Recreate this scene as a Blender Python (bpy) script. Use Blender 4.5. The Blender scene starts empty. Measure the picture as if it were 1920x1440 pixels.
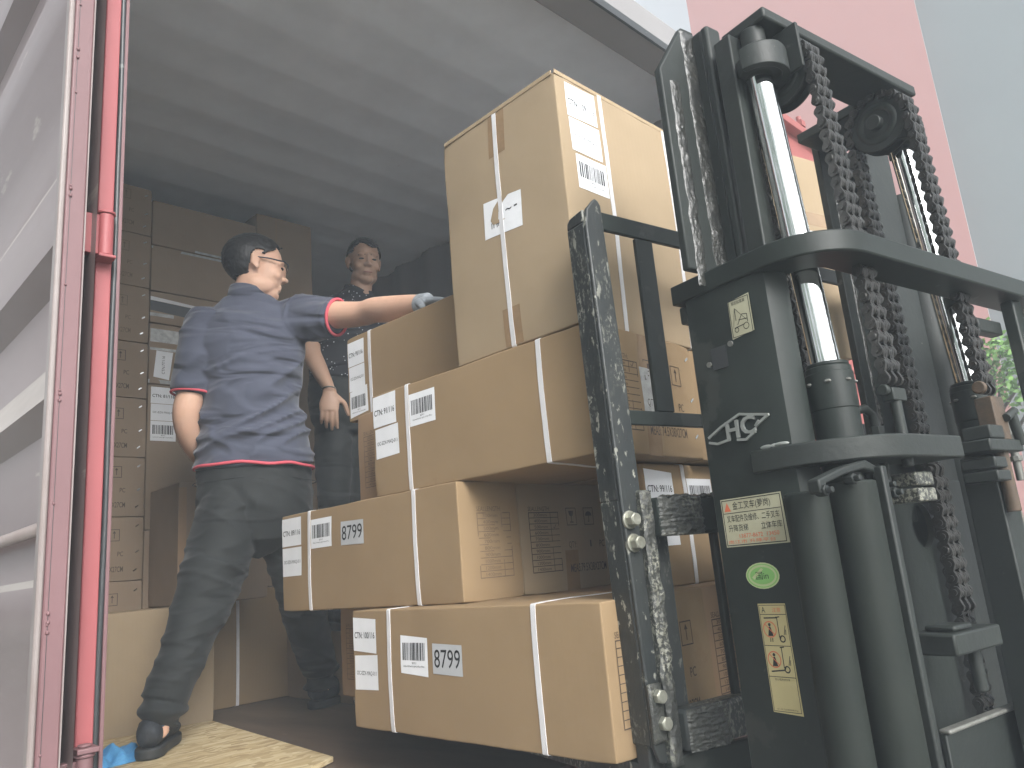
import bpy, bmesh, math, random
from math import sin, cos, pi, radians as R_
from mathutils import Vector as V, Matrix, noise
random.seed(7)
sc = bpy.context.scene
# ---------------------------------------------------------------- camera (at the origin of the world, 1.62 m above the ground)
cd = bpy.data.cameras.new('camera'); cam = bpy.data.objects.new('camera', cd); sc.collection.objects.link(cam)
sc.camera = cam
cd.sensor_width = 36.0; cd.lens = 27.0; cd.clip_start = .02; cd.clip_end = 400
PITCH, ROLL, YAW = R_(13.3), R_(4.93), R_(45)
fwd = V((0, cos(PITCH), sin(PITCH))); r0 = V((1, 0, 0)); u0 = r0.cross(fwd)
right = cos(ROLL)*r0 - sin(ROLL)*u0; up = cos(ROLL)*u0 + sin(ROLL)*r0
Zr = Matrix.Rotation(-YAW, 3, 'Z')      # the container's long axis lies 45 degrees to the left of the view
right, up, fwd = Zr @ right, Zr @ up, Zr @ fwd
# container frame: x = across the container, y = into it
Zc = Matrix.Identity(3)
def to_container(v):   # level camera frame was already turned by YAW
    return v
cam.matrix_world = Matrix(((right.x, up.x, -fwd.x, 0), (right.y, up.y, -fwd.y, 0), (right.z, up.z, -fwd.z, 0), (0, 0, 0, 1)))
# ---------------------------------------------------------------- sky, sun, exposure
SUN_EL, SUN_AZ = R_(33), R_(198)       # azimuth measured clockwise from +Y
w = bpy.data.worlds.new('World'); sc.world = w; w.use_nodes = True
nt = w.node_tree; nt.nodes.clear()
sky = nt.nodes.new('ShaderNodeTexSky'); sky.sky_type = 'NISHITA'; sky.sun_disc = False
sky.sun_elevation = SUN_EL; sky.sun_rotation = SUN_AZ; sky.dust_density = 6; sky.air_density = 1.0; sky.ozone_density = 1.0
hs = nt.nodes.new('ShaderNodeHueSaturation'); hs.inputs['Saturation'].default_value = .03
bg = nt.nodes.new('ShaderNodeBackground'); bg.inputs[1].default_value = .15
wo = nt.nodes.new('ShaderNodeOutputWorld')
nt.links.new(sky.outputs[0], hs.inputs['Color']); nt.links.new(hs.outputs[0], bg.inputs[0]); nt.links.new(bg.outputs[0], wo.inputs[0])
sl = bpy.data.lights.new('sun', 'SUN'); sl.energy = 1.5; sl.angle = R_(25); sl.color = (1, .97, .92)
so = bpy.data.objects.new('sun', sl); sc.collection.objects.link(so)
sdir = V((sin(SUN_AZ)*cos(SUN_EL), cos(SUN_AZ)*cos(SUN_EL), sin(SUN_EL)))
so.rotation_euler = sdir.to_track_quat('Z', 'Y').to_euler(); so.location = sdir*30
vs = sc.view_settings; vs.view_transform = 'Standard'; vs.look = 'None'; vs.gamma = 1; vs.exposure = 1.15
sc.render.engine = 'CYCLES'
sc.cycles.use_denoising = True; sc.cycles.max_bounces = 8; sc.cycles.diffuse_bounces = 5
sc.cycles.volume_bounces = 1

# ---------------------------------------------------------------- materials
MATS = {}
def mat(name, col, rough=.6, metal=0, spec=.5, n_amt=0, n_scale=8, n_col=None, bump=0, b_scale=60, stretch=None,
        spots=None, coat=0, detail=6, transmission=0, sheen=0, wave=None):
    m = bpy.data.materials.new(name); m.use_nodes = True; t = m.node_tree; b = t.nodes['Principled BSDF']
    b.inputs['Base Color'].default_value = (*col, 1); b.inputs['Roughness'].default_value = rough
    b.inputs['Metallic'].default_value = metal; b.inputs['Specular IOR Level'].default_value = spec
    b.inputs['Coat Weight'].default_value = coat; b.inputs['Sheen Weight'].default_value = sheen
    tc = t.nodes.new('ShaderNodeTexCoord'); mp = t.nodes.new('ShaderNodeMapping')
    t.links.new(tc.outputs['Object'], mp.inputs[0])
    if stretch: mp.inputs['Scale'].default_value = stretch
    def N(scale, det=detail):
        n = t.nodes.new('ShaderNodeTexNoise'); n.inputs['Scale'].default_value = scale; n.inputs['Detail'].default_value = det
        n.inputs['Roughness'].default_value = .6; t.links.new(mp.outputs[0], n.inputs['Vector']); return n
    out = None
    if n_amt or n_col:
        n = N(n_scale); rp = t.nodes.new('ShaderNodeValToRGB'); rp.color_ramp.elements[0].position = .3; rp.color_ramp.elements[1].position = .7
        c2 = n_col or tuple(c*(1-n_amt) for c in col)
        rp.color_ramp.elements[0].color = (*c2, 1); rp.color_ramp.elements[1].color = (*col, 1)
        t.links.new(n.outputs['Fac'], rp.inputs[0]); out = rp.outputs[0]
    if spots:   # (scale, threshold, colour, second scale)
        for sp in (spots if isinstance(spots, list) else [spots]):
            n = N(sp[0], 8); rp = t.nodes.new('ShaderNodeValToRGB'); rp.color_ramp.elements[0].position = sp[1]; rp.color_ramp.elements[1].position = sp[1]+.03
            rp.color_ramp.elements[0].color = (0, 0, 0, 1); t.links.new(n.outputs['Fac'], rp.inputs[0])
            mx = t.nodes.new('ShaderNodeMix'); mx.data_type = 'RGBA'; 
            if len(sp) > 3:
                n3 = N(sp[3], 3); r3 = t.nodes.new('ShaderNodeMapRange'); r3.inputs[1].default_value = .50; r3.inputs[2].default_value = .62; t.links.new(n3.outputs['Fac'], r3.inputs[0]); mu = t.nodes.new('ShaderNodeMath'); mu.operation = 'MULTIPLY'
                t.links.new(rp.outputs[0], mu.inputs[0]); t.links.new(r3.outputs[0], mu.inputs[1]); t.links.new(mu.outputs[0], mx.inputs[0])
            else: t.links.new(rp.outputs[0], mx.inputs[0])
            if out: t.links.new(out, mx.inputs[6])
            else: mx.inputs[6].default_value = (*col, 1)
            mx.inputs[7].default_value = (*sp[2], 1); out = mx.outputs[2]
    if out: t.links.new(out, b.inputs['Base Color'])
    if bump or wave:
        bp = t.nodes.new('ShaderNodeBump'); bp.inputs['Strength'].default_value = min(1, bump or .3); bp.inputs['Distance'].default_value = .004
        n = N(b_scale); h = n.outputs['Fac']
        if wave:
            wv = t.nodes.new('ShaderNodeTexWave'); wv.inputs['Scale'].default_value = wave; wv.wave_type = 'BANDS'; wv.bands_direction = 'DIAGONAL'
            t.links.new(mp.outputs[0], wv.inputs['Vector']); h = wv.outputs['Fac']
        t.links.new(h, bp.inputs['Height']); t.links.new(bp.outputs[0], b.inputs['Normal'])
        if bump > .25:
            rr = t.nodes.new('ShaderNodeMapRange'); rr.inputs[3].default_value = rough*.7; rr.inputs[4].default_value = min(1, rough*1.3)
            n2 = N(b_scale*.3); t.links.new(n2.outputs['Fac'], rr.inputs[0]); t.links.new(rr.outputs[0], b.inputs['Roughness'])
    MATS[name] = m; return m
card_lit = mat('cardboard_lit', (.345, .262, .168), .82, spec=.25, n_amt=.10, n_scale=5, bump=.10, b_scale=9, spots=[(55, .76, (.50, .40, .28))])  # lighter copy of the cardboard, standing in for stronger light on some cartons
card = mat('cardboard', (.295, .205, .115), .82, spec=.25, n_amt=.10, n_scale=5, bump=.10, b_scale=9, spots=[(55, .76, (.42, .33, .22)), (3.2, .60, (.268, .182, .100))])
card2 = mat('cardboard_brown', (.34, .225, .135), .85, spec=.2, n_amt=.12, n_scale=4, bump=.10, b_scale=9, spots=(60, .74, (.5, .4, .28)))
card3 = mat('cardboard_dusty', (.30, .225, .16), .85, spec=.2, n_amt=.15, n_scale=4, bump=.10, b_scale=9)
for cm in (card, card2, card3, card_lit):     # worn, paler edges and faint vertical flutes
    t = cm.node_tree; b = t.nodes['Principled BSDF']; geo = t.nodes.new('ShaderNodeNewGeometry'); rp = t.nodes.new('ShaderNodeValToRGB'); rp.color_ramp.elements[0].position = .535; rp.color_ramp.elements[1].position = .62
    rp.color_ramp.elements[1].color = (.55, .55, .55, 1); t.links.new(geo.outputs['Pointiness'], rp.inputs[0]); mx = t.nodes.new('ShaderNodeMix'); mx.data_type = 'RGBA'; mx.inputs[7].default_value = (.42, .32, .20, 1)
    src = b.inputs['Base Color'].links[0].from_socket; t.links.new(rp.outputs[0], mx.inputs[0]); t.links.new(src, mx.inputs[6]); t.links.new(mx.outputs[2], b.inputs['Base Color'])
    bp = [n_ for n_ in t.nodes if n_.type == 'BUMP'][0]; wv = t.nodes.new('ShaderNodeTexWave'); wv.inputs['Scale'].default_value = 42; wv.bands_direction = 'DIAGONAL'; mp2 = t.nodes.new('ShaderNodeMapping'); mp2.inputs['Scale'].default_value = (1, 1, 0)
    tc2 = [n_ for n_ in t.nodes if n_.type == 'TEX_COORD'][0]; t.links.new(tc2.outputs['Object'], mp2.inputs[0]); t.links.new(mp2.outputs[0], wv.inputs['Vector']); b2 = t.nodes.new('ShaderNodeBump'); b2.inputs['Strength'].default_value = .12; b2.inputs['Distance'].default_value = .0004
    t.links.new(wv.outputs['Fac'], b2.inputs['Height']); t.links.new(bp.outputs[0], b2.inputs['Normal']); t.links.new(b2.outputs[0], b.inputs['Normal'])
paper = mat('label_paper', (.80, .81, .83), .5, spec=.3, n_amt=.06, n_scale=20, bump=.12, b_scale=25)
greyp = mat('label_grey', (.46, .47, .48), .55, n_amt=.06, n_scale=20)
ink = mat('ink', (.015, .015, .016), .6)
inkb = mat('box_print', (.040, .025, .016), .8, n_col=(.085, .055, .035), n_scale=45)
inkf = mat('box_print_faint', (.12, .08, .05), .8, n_col=(.20, .14, .09), n_scale=45)
strap_m = mat('strap_plastic', (.74, .73, .74), .35, n_amt=.1, n_scale=30, wave=140)
tape_m = mat('packing_tape', (.33, .22, .125), .22, spec=.6, n_amt=.25, n_scale=14, bump=.5, b_scale=22, coat=.3)
silver_tape = mat('tape_silver', (.5, .5, .48), .25, n_amt=.4, n_scale=40, bump=.6, b_scale=60)
staple_m = mat('staple', (.7, .7, .68), .25, metal=1)
blk = mat('black_paint', (.018, .024, .021), .46, spec=.32, n_col=(.010, .014, .012), n_scale=7, bump=.12, b_scale=18, spots=[(75, .765, (.11, .11, .10)), (12, .68, (.045, .05, .046)), (5, .60, (.030, .034, .030))])
blk2 = mat('dark_steel', (.022, .027, .024), .5, spec=.35, n_col=(.016, .019, .018), n_scale=9, bump=.25, b_scale=40, spots=[(16, .69, (.06, .062, .055)), (70, .72, (.14, .14, .125))])
tube_m = mat('tube_paint', (.010, .014, .012), .62, spec=.25, n_col=(.018, .022, .018), n_scale=6, bump=.1, b_scale=20, spots=(60, .75, (.10, .10, .09)))
worn = mat('worn_steel', (.035, .038, .036), .45, n_col=(.02, .024, .025), n_scale=14, bump=.5, b_scale=45, spots=[(8, .60, (.075, .08, .07)), (170, .54, (.22, .22, .19), 7), (60, .60, (.28, .28, .24), 5)], stretch=(1, 1, .5))
grease = mat('grease', (.018, .019, .018), .22, spec=.8, n_col=(.04, .04, .035), n_scale=30, bump=1, b_scale=70)
greased = mat('greasy_dust', (.05, .052, .045), .42, spec=.6, n_col=(.028, .03, .028), n_scale=30, bump=1, b_scale=85, spots=[(170, .50, (.22, .22, .18), 8)])
chain_m = mat('chain_steel', (.045, .043, .040), .35, metal=.35, n_col=(.02, .02, .019), n_scale=40, bump=.6, b_scale=110)
chrome = mat('chrome', (.78, .8, .79), .05, metal=1, n_amt=.03, n_scale=3)
bolt_m = mat('bolt_zinc', (.42, .42, .36), .4, metal=.6, n_col=(.25, .25, .2), n_scale=50, bump=.3, b_scale=80)
rag_m = mat('bare_metal', (.22, .22, .2), .45, metal=.3, n_col=(.12, .12, .11), n_scale=25, bump=.4, b_scale=60)
plate_y = mat('sticker_cream', (.47, .46, .33), .35, n_col=(.40, .38, .26), n_scale=20, spots=(30, .68, (.12, .12, .10)))
plate_y2 = mat('sticker_yellow', (.58, .50, .26), .35, n_col=(.5, .43, .22), n_scale=12)
green_s = mat('sticker_green', (.25, .52, .16), .4); greenl = mat('sticker_pale_green', (.50, .58, .30), .4)
redink = mat('sticker_red', (.62, .16, .08), .5)
emblem_m = mat('emblem_alloy', (.33, .35, .33), .45, metal=.3, n_amt=.2, n_scale=30)
red = mat('red_paint', (.33, .085, .09), .55, n_amt=.12, n_scale=3, bump=.08, b_scale=14, spots=(40, .76, (.25, .08, .07)))
redd = mat('red_paint_faded', (.34, .095, .085), .5, n_amt=.2, n_scale=3, bump=.1, b_scale=16)
maroon = mat('maroon_paint', (.19, .10, .105), .5, n_amt=.2, n_scale=4, bump=.1, b_scale=16, spots=(50, .73, (.12, .09, .08)))
lit_m = mat('pale_lit_paint', (.44, .40, .37), .5, n_col=(.33, .29, .27), n_scale=9, bump=.1, b_scale=20, stretch=(1, .3, 1))  # pale door tone, stands in for sky light on rib slopes and bars
doorin = mat('door_dusty_paint', (.215, .165, .16), .36, spec=.6, n_col=(.16, .115, .112), n_scale=2.5, bump=.12, b_scale=10, stretch=(1, .3, 1.6), spots=[(60, .75, (.45, .42, .38)), (7, .66, (.31, .26, .235))])
doorframe = mat('door_frame_dusty', (.27, .235, .225), .4, n_col=(.22, .18, .17), n_scale=8, bump=.1, b_scale=20)
rubber = mat('rubber_gasket', (.035, .038, .04), .4, bump=.2, b_scale=40, spots=(20, .66, (.12, .13, .13)))
wallin = mat('container_grey_paint', (.26, .25, .25), .6, n_amt=.15, n_scale=2, bump=.08, b_scale=8)
roof_m = mat('roof_grey_paint', (.78, .83, .90), .6, n_amt=.15, n_scale=3, spots=(26, .74, (.30, .25, .22)))
floor_m = mat('container_floor_plywood', (.16, .115, .08), .6, n_col=(.085, .06, .045), n_scale=5, bump=.2, b_scale=30, stretch=(1, .25, 1), spots=(13, .70, (.17, .12, .09)))
osb = mat('osb_board', (.56, .44, .26), .7, n_col=(.37, .27, .14), n_scale=16, bump=.3, b_scale=30, stretch=(1, 2.3, 1), spots=(24, .66, (.70, .60, .40)))
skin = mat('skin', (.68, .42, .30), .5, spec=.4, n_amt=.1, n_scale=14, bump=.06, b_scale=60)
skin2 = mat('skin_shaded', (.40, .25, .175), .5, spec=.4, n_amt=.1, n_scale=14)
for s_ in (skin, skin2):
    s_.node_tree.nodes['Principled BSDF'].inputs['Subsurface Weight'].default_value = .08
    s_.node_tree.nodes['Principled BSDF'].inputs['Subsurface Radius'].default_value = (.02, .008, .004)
hair = mat('black_hair', (.012, .011, .011), .45, bump=.8, b_scale=120, stretch=(1, 1, .25))
polo = mat('navy_knit', (.060, .067, .100), .85, sheen=.25, n_amt=.12, n_scale=14, bump=.12, b_scale=420)
polor = mat('coral_trim', (.60, .09, .12), .8)
trou = mat('black_cloth', (.010, .012, .012), .8, sheen=.08, n_amt=.15, n_scale=8, bump=.1, b_scale=300)
dots = mat('dotted_cloth', (.012, .013, .018), .85)
shoe_m = mat('black_mesh_shoe', (.010, .011, .013), .75, bump=.5, b_scale=160, n_col=(.03, .035, .045), n_scale=10)
sole_m = mat('shoe_sole', (.03, .032, .032), .6, n_amt=.3, n_scale=30)
sock = mat('blue_sock', (.03, .07, .14), .8, wave=90)
glove_m = mat('grey_glove', (.36, .39, .42), .8, n_amt=.2, n_scale=40, bump=.3, b_scale=120)
glass_f = mat('spectacle_frame', (.04, .04, .05), .3); whitem = mat('eye_white', (.35, .32, .3), .3); lipm = mat('lips', (.30, .12, .10), .5)
lens = mat('lens_glass', (.9, .95, 1), .05)
lens.node_tree.nodes['Principled BSDF'].inputs['Transmission Weight'].default_value = 1
pinkw = mat('pink_render', (.32, .14, .118), .9, n_amt=.10, n_scale=.5, stretch=(1, 1, .25))
greyw = mat('grey_render', (.135, .15, .145), .9, n_amt=.12, n_scale=.5)
ground_m = mat('concrete_ground', (.30, .29, .26), .9, n_col=(.2, .2, .17), n_scale=.8, bump=.4, b_scale=6, spots=(3, .62, (.12, .12, .08)))
leafm = mat('leaf_green', (.10, .22, .045), .5, n_col=(.17, .32, .07), n_scale=3)
leafm.node_tree.nodes['Principled BSDF'].inputs['Subsurface Weight'].default_value = .0
t = osb.node_tree; vo = t.nodes.new('ShaderNodeTexVoronoi'); vo.inputs['Scale'].default_value = 26; tcd = t.nodes.new('ShaderNodeTexCoord'); mpp = t.nodes.new('ShaderNodeMapping'); mpp.inputs['Scale'].default_value = (1, 2.6, 1); mpp.inputs['Rotation'].default_value = (0, 0, .6)
nz_ = t.nodes.new('ShaderNodeTexNoise'); nz_.inputs['Scale'].default_value = 9; mxv = t.nodes.new('ShaderNodeMix'); mxv.data_type = 'VECTOR'; mxv.inputs[0].default_value = .12
t.links.new(tcd.outputs['Object'], mpp.inputs[0]); t.links.new(mpp.outputs[0], mxv.inputs[4]); t.links.new(nz_.outputs['Color'], mxv.inputs[5]); t.links.new(mxv.outputs[1], vo.inputs['Vector']); cr = t.nodes.new('ShaderNodeValToRGB')
cr.color_ramp.elements[0].color = (.34, .24, .12, 1); cr.color_ramp.elements[1].color = (.66, .56, .36, 1); e_ = cr.color_ramp.elements.new(.5); e_.color = (.52, .40, .22, 1)
t.links.new(vo.outputs['Color'], cr.inputs[0]); t.links.new(cr.outputs[0], t.nodes['Principled BSDF'].inputs['Base Color'])
leafd = mat('leaf_dark', (.04, .10, .022), .6, n_col=(.07, .17, .03), n_scale=2)
def folds(m_, scale, dist, strength, rot):
    t = m_.node_tree; b = t.nodes['Principled BSDF']; tc = t.nodes.new('ShaderNodeTexCoord'); mp = t.nodes.new('ShaderNodeMapping'); mp.inputs['Rotation'].default_value = rot; mp.inputs['Scale'].default_value = (.5, .5, 1.7)
    n = t.nodes.new('ShaderNodeTexNoise'); n.inputs['Scale'].default_value = scale; n.inputs['Detail'].default_value = 1.5; n.inputs['Distortion'].default_value = .9
    t.links.new(tc.outputs['Object'], mp.inputs[0]); t.links.new(mp.outputs[0], n.inputs['Vector']); ma = t.nodes.new('ShaderNodeMapRange'); ma.inputs[1].default_value = .42; ma.inputs[2].default_value = .64; ma.interpolation_type = 'SMOOTHSTEP'
    t.links.new(n.outputs['Fac'], ma.inputs[0]); b2 = t.nodes.new('ShaderNodeBump'); b2.inputs['Strength'].default_value = strength; b2.inputs['Distance'].default_value = dist; t.links.new(ma.outputs[0], b2.inputs['Height'])
    old = b.inputs['Normal'].links
    if old: t.links.new(old[0].from_socket, b2.inputs['Normal'])
    t.links.new(b2.outputs[0], b.inputs['Normal'])
folds(polo, 6.5, .016, .8, (.25, .35, .2)); folds(trou, 5, .016, .7, (.3, -.35, 0)); folds(dots, 8, .02, .6, (.2, .3, 0))
bark = mat('bark', (.12, .1, .075), .9, bump=.5, b_scale=30)
bluebag = mat('blue_woven_plastic', (.05, .22, .55), .5, n_col=(.12, .42, .68), n_scale=90, bump=.8, b_scale=120, stretch=(1, 6, 1))
white_m = mat('white_dot', (.7, .7, .7), .6)
# speckle dots on the dotted shirt: voronoi
t = dots.node_tree; vo = t.nodes.new('ShaderNodeTexVoronoi'); vo.inputs['Scale'].default_value = 62; tcd = t.nodes.new('ShaderNodeTexCoord')
t.links.new(tcd.outputs['Object'], vo.inputs['Vector']); cr = t.nodes.new('ShaderNodeValToRGB'); cr.color_ramp.elements[0].position = .16; cr.color_ramp.elements[1].position = .2
cr.color_ramp.elements[0].color = (.50, .52, .55, 1); cr.color_ramp.elements[1].color = (.012, .013, .018, 1)
t.links.new(vo.outputs['Distance'], cr.inputs[0]); t.links.new(cr.outputs[0], t.nodes['Principled BSDF'].inputs['Base Color'])

# ---------------------------------------------------------------- object helpers
FR = {}      # root name -> (base point, rotation) of the frame the builder's numbers are written in
def thing(name, label, cat, base=(0, 0, 0), rot=0, group=None, kind=None):
    o = bpy.data.objects.new(name, None); sc.collection.objects.link(o); o.empty_display_size = .1
    b = V(base); o.location = Matrix.Rotation(rot, 3, 'Z') @ b; o.rotation_euler = (0, 0, rot)
    o['label'] = label; o['category'] = cat
    if group: o['group'] = group
    if kind: o['kind'] = kind
    FR[o.name] = b; return o
def tag(o, label, cat, group=None, kind=None):
    o['label'] = label; o['category'] = cat
    if group: o['group'] = group
    if kind: o['kind'] = kind
    return o
class MB:
    def __init__(s): s.v = []; s.f = []; s.m = []
    def add(s, vs, fs, mi=0):
        o = len(s.v); s.v += [tuple(p) for p in vs]
        for f in fs: s.f.append(tuple(i+o for i in f)); s.m.append(mi)
        return s
    def box(s, x0, x1, y0, y1, z0, z1, mi=0):
        vs = [(x, y, z) for x in (x0, x1) for y in (y0, y1) for z in (z0, z1)]
        return s.add(vs, [(0, 1, 3, 2), (4, 6, 7, 5), (0, 4, 5, 1), (2, 3, 7, 6), (0, 2, 6, 4), (1, 5, 7, 3)], mi)
    def prism(s, poly, ax, a, b, mi=0):
        """poly: 2D outline (other two axes in order), extruded along ax from a to b"""
        def P(p, t):
            q = list(p); q.insert(ax, t); return tuple(q)
        n = len(poly); vs = [P(p, a) for p in poly]+[P(p, b) for p in poly]
        fs = [tuple(range(n))[::-1], tuple(range(n, 2*n))]+[(i, (i+1) % n, (i+1) % n+n, i+n) for i in range(n)]
        return s.add(vs, fs, mi)
    def cyl(s, p0, p1, r, n=24, r2=None, mi=0):
        p0, p1 = V(p0), V(p1); d = (p1-p0).normalized(); a = d.orthogonal().normalized(); b = d.cross(a); r2 = r if r2 is None else r2
        vs = []
        for p, q in ((p0, r), (p1, r2)):
            vs += [p+a*q*cos(2*pi*i/n)+b*q*sin(2*pi*i/n) for i in range(n)]
        return s.add(vs, [tuple(range(n))[::-1], tuple(range(n, 2*n))]+[(i, (i+1) % n, (i+1) % n+n, i+n) for i in range(n)], mi)
    def tube(s, pts, r, n=10, mi=0):
        pts = [V(p) for p in pts]; rr = r if isinstance(r, (list, tuple)) else [r]*len(pts); vs = []; a = None
        for i, p in enumerate(pts):
            d = (pts[min(i+1, len(pts)-1)]-pts[max(i-1, 0)]).normalized()
            a = d.orthogonal().normalized() if a is None else (a-d*a.dot(d)).normalized(); b = d.cross(a)
            vs += [p+a*rr[i]*cos(2*pi*k/n)+b*rr[i]*sin(2*pi*k/n) for k in range(n)]
        fs = [tuple(range(n))[::-1], tuple(range((len(pts)-1)*n, len(pts)*n))]
        for i in range(len(pts)-1):
            for k in range(n): fs.append((i*n+k, i*n+(k+1) % n, (i+1)*n+(k+1) % n, (i+1)*n+k))
        return s.add(vs, fs, mi)
    def ell(s, c, r, M=None, n=20, m=12, mi=0):
        M = M or Matrix.Identity(3); c = V(c); vs = [c+M @ V((0, 0, r[2]))]
        for j in range(1, m):
            for i in range(n): vs.append(c+M @ V((r[0]*sin(pi*j/m)*cos(2*pi*i/n), r[1]*sin(pi*j/m)*sin(2*pi*i/n), r[2]*cos(pi*j/m))))
        vs.append(c-M @ V((0, 0, r[2]))); fs = [(0, 1+i, 1+(i+1) % n) for i in range(n)]
        for j in range(m-2):
            for i in range(n): fs.append((1+j*n+i, 1+(j+1)*n+i, 1+(j+1)*n+(i+1) % n, 1+j*n+(i+1) % n))
        e = len(vs)-1; fs += [(e, 1+(m-2)*n+(i+1) % n, 1+(m-2)*n+i) for i in range(n)]
        return s.add(vs, fs, mi)
    def build(s, name, mats, parent=None, base=None, smooth=False, bevel=0, label=None, seg=2, remesh=0, sm=0, fac=.5, rot=0, disp=None):
        b = V(base) if base is not None else (FR[parent.name] if parent else V((0, 0, 0)))
        me = bpy.data.meshes.new(name); me.from_pydata([(p[0]-b[0], p[1]-b[1], p[2]-b[2]) for p in s.v], [], s.f)
        mats = mats if isinstance(mats, (list, tuple)) else [mats]
        for m_ in mats: me.materials.append(m_)
        me.polygons.foreach_set('material_index', s.m)
        bm = bmesh.new(); bm.from_mesh(me); bmesh.ops.recalc_face_normals(bm, faces=bm.faces); bm.to_mesh(me); bm.free()
        me.polygons.foreach_set('use_smooth', [True]*len(me.polygons))
        if not smooth: me.set_sharp_from_angle(angle=R_(38))
        me.update(); o = bpy.data.objects.new(name, me); sc.collection.objects.link(o)
        if parent: o.parent = parent; FR[o.name] = b
        else:
            FR[o.name] = b; o.location = Matrix.Rotation(rot, 3, 'Z') @ b; o.rotation_euler = (0, 0, rot)
        if bevel:
            md = o.modifiers.new('bevel', 'BEVEL'); md.width = bevel; md.segments = seg; md.limit_method = 'ANGLE'; md.angle_limit = R_(40)
            md.harden_normals = False
        if remesh:
            md = o.modifiers.new('remesh', 'REMESH'); md.mode = 'VOXEL'; md.voxel_size = remesh; md.use_smooth_shade = True
        if sm:
            md = o.modifiers.new('smooth', 'SMOOTH'); md.iterations = sm; md.factor = fac
        if disp:
            tx = bpy.data.textures.new(name, 'CLOUDS'); tx.noise_scale = disp[1]; md = o.modifiers.new('d', 'DISPLACE'); md.texture = tx; md.strength = disp[0]; md.mid_level = .5; md.texture_coords = 'LOCAL'
        if label: o['label'] = label
        return o
# ---------------------------------------------------------------- text as flat meshes
_tc = {}
def text2d(s, bold=0):
    if (s, bold) in _tc: return _tc[(s, bold)]
    cu = bpy.data.curves.new('tmp', 'FONT'); cu.body = s; cu.resolution_u = 3; cu.offset = bold; o = bpy.data.objects.new('tmp', cu); sc.collection.objects.link(o)
    bpy.context.view_layer.update(); dg = bpy.context.evaluated_depsgraph_get()
    me = bpy.data.meshes.new_from_object(o.evaluated_get(dg)); vs = [(v.co.x, v.co.y) for v in me.vertices]; fs = [tuple(p.vertices) for p in me.polygons]
    bpy.data.objects.remove(o); bpy.data.curves.remove(cu); bpy.data.meshes.remove(me)
    x0 = min(v[0] for v in vs); x1 = max(v[0] for v in vs); y0 = min(v[1] for v in vs); y1 = max(v[1] for v in vs)
    vs = [((x-x0)/(x1-x0), (y-y0)/(y1-y0)) for x, y in vs]; _tc[(s, bold)] = (vs, fs); return _tc[(s, bold)]
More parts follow.
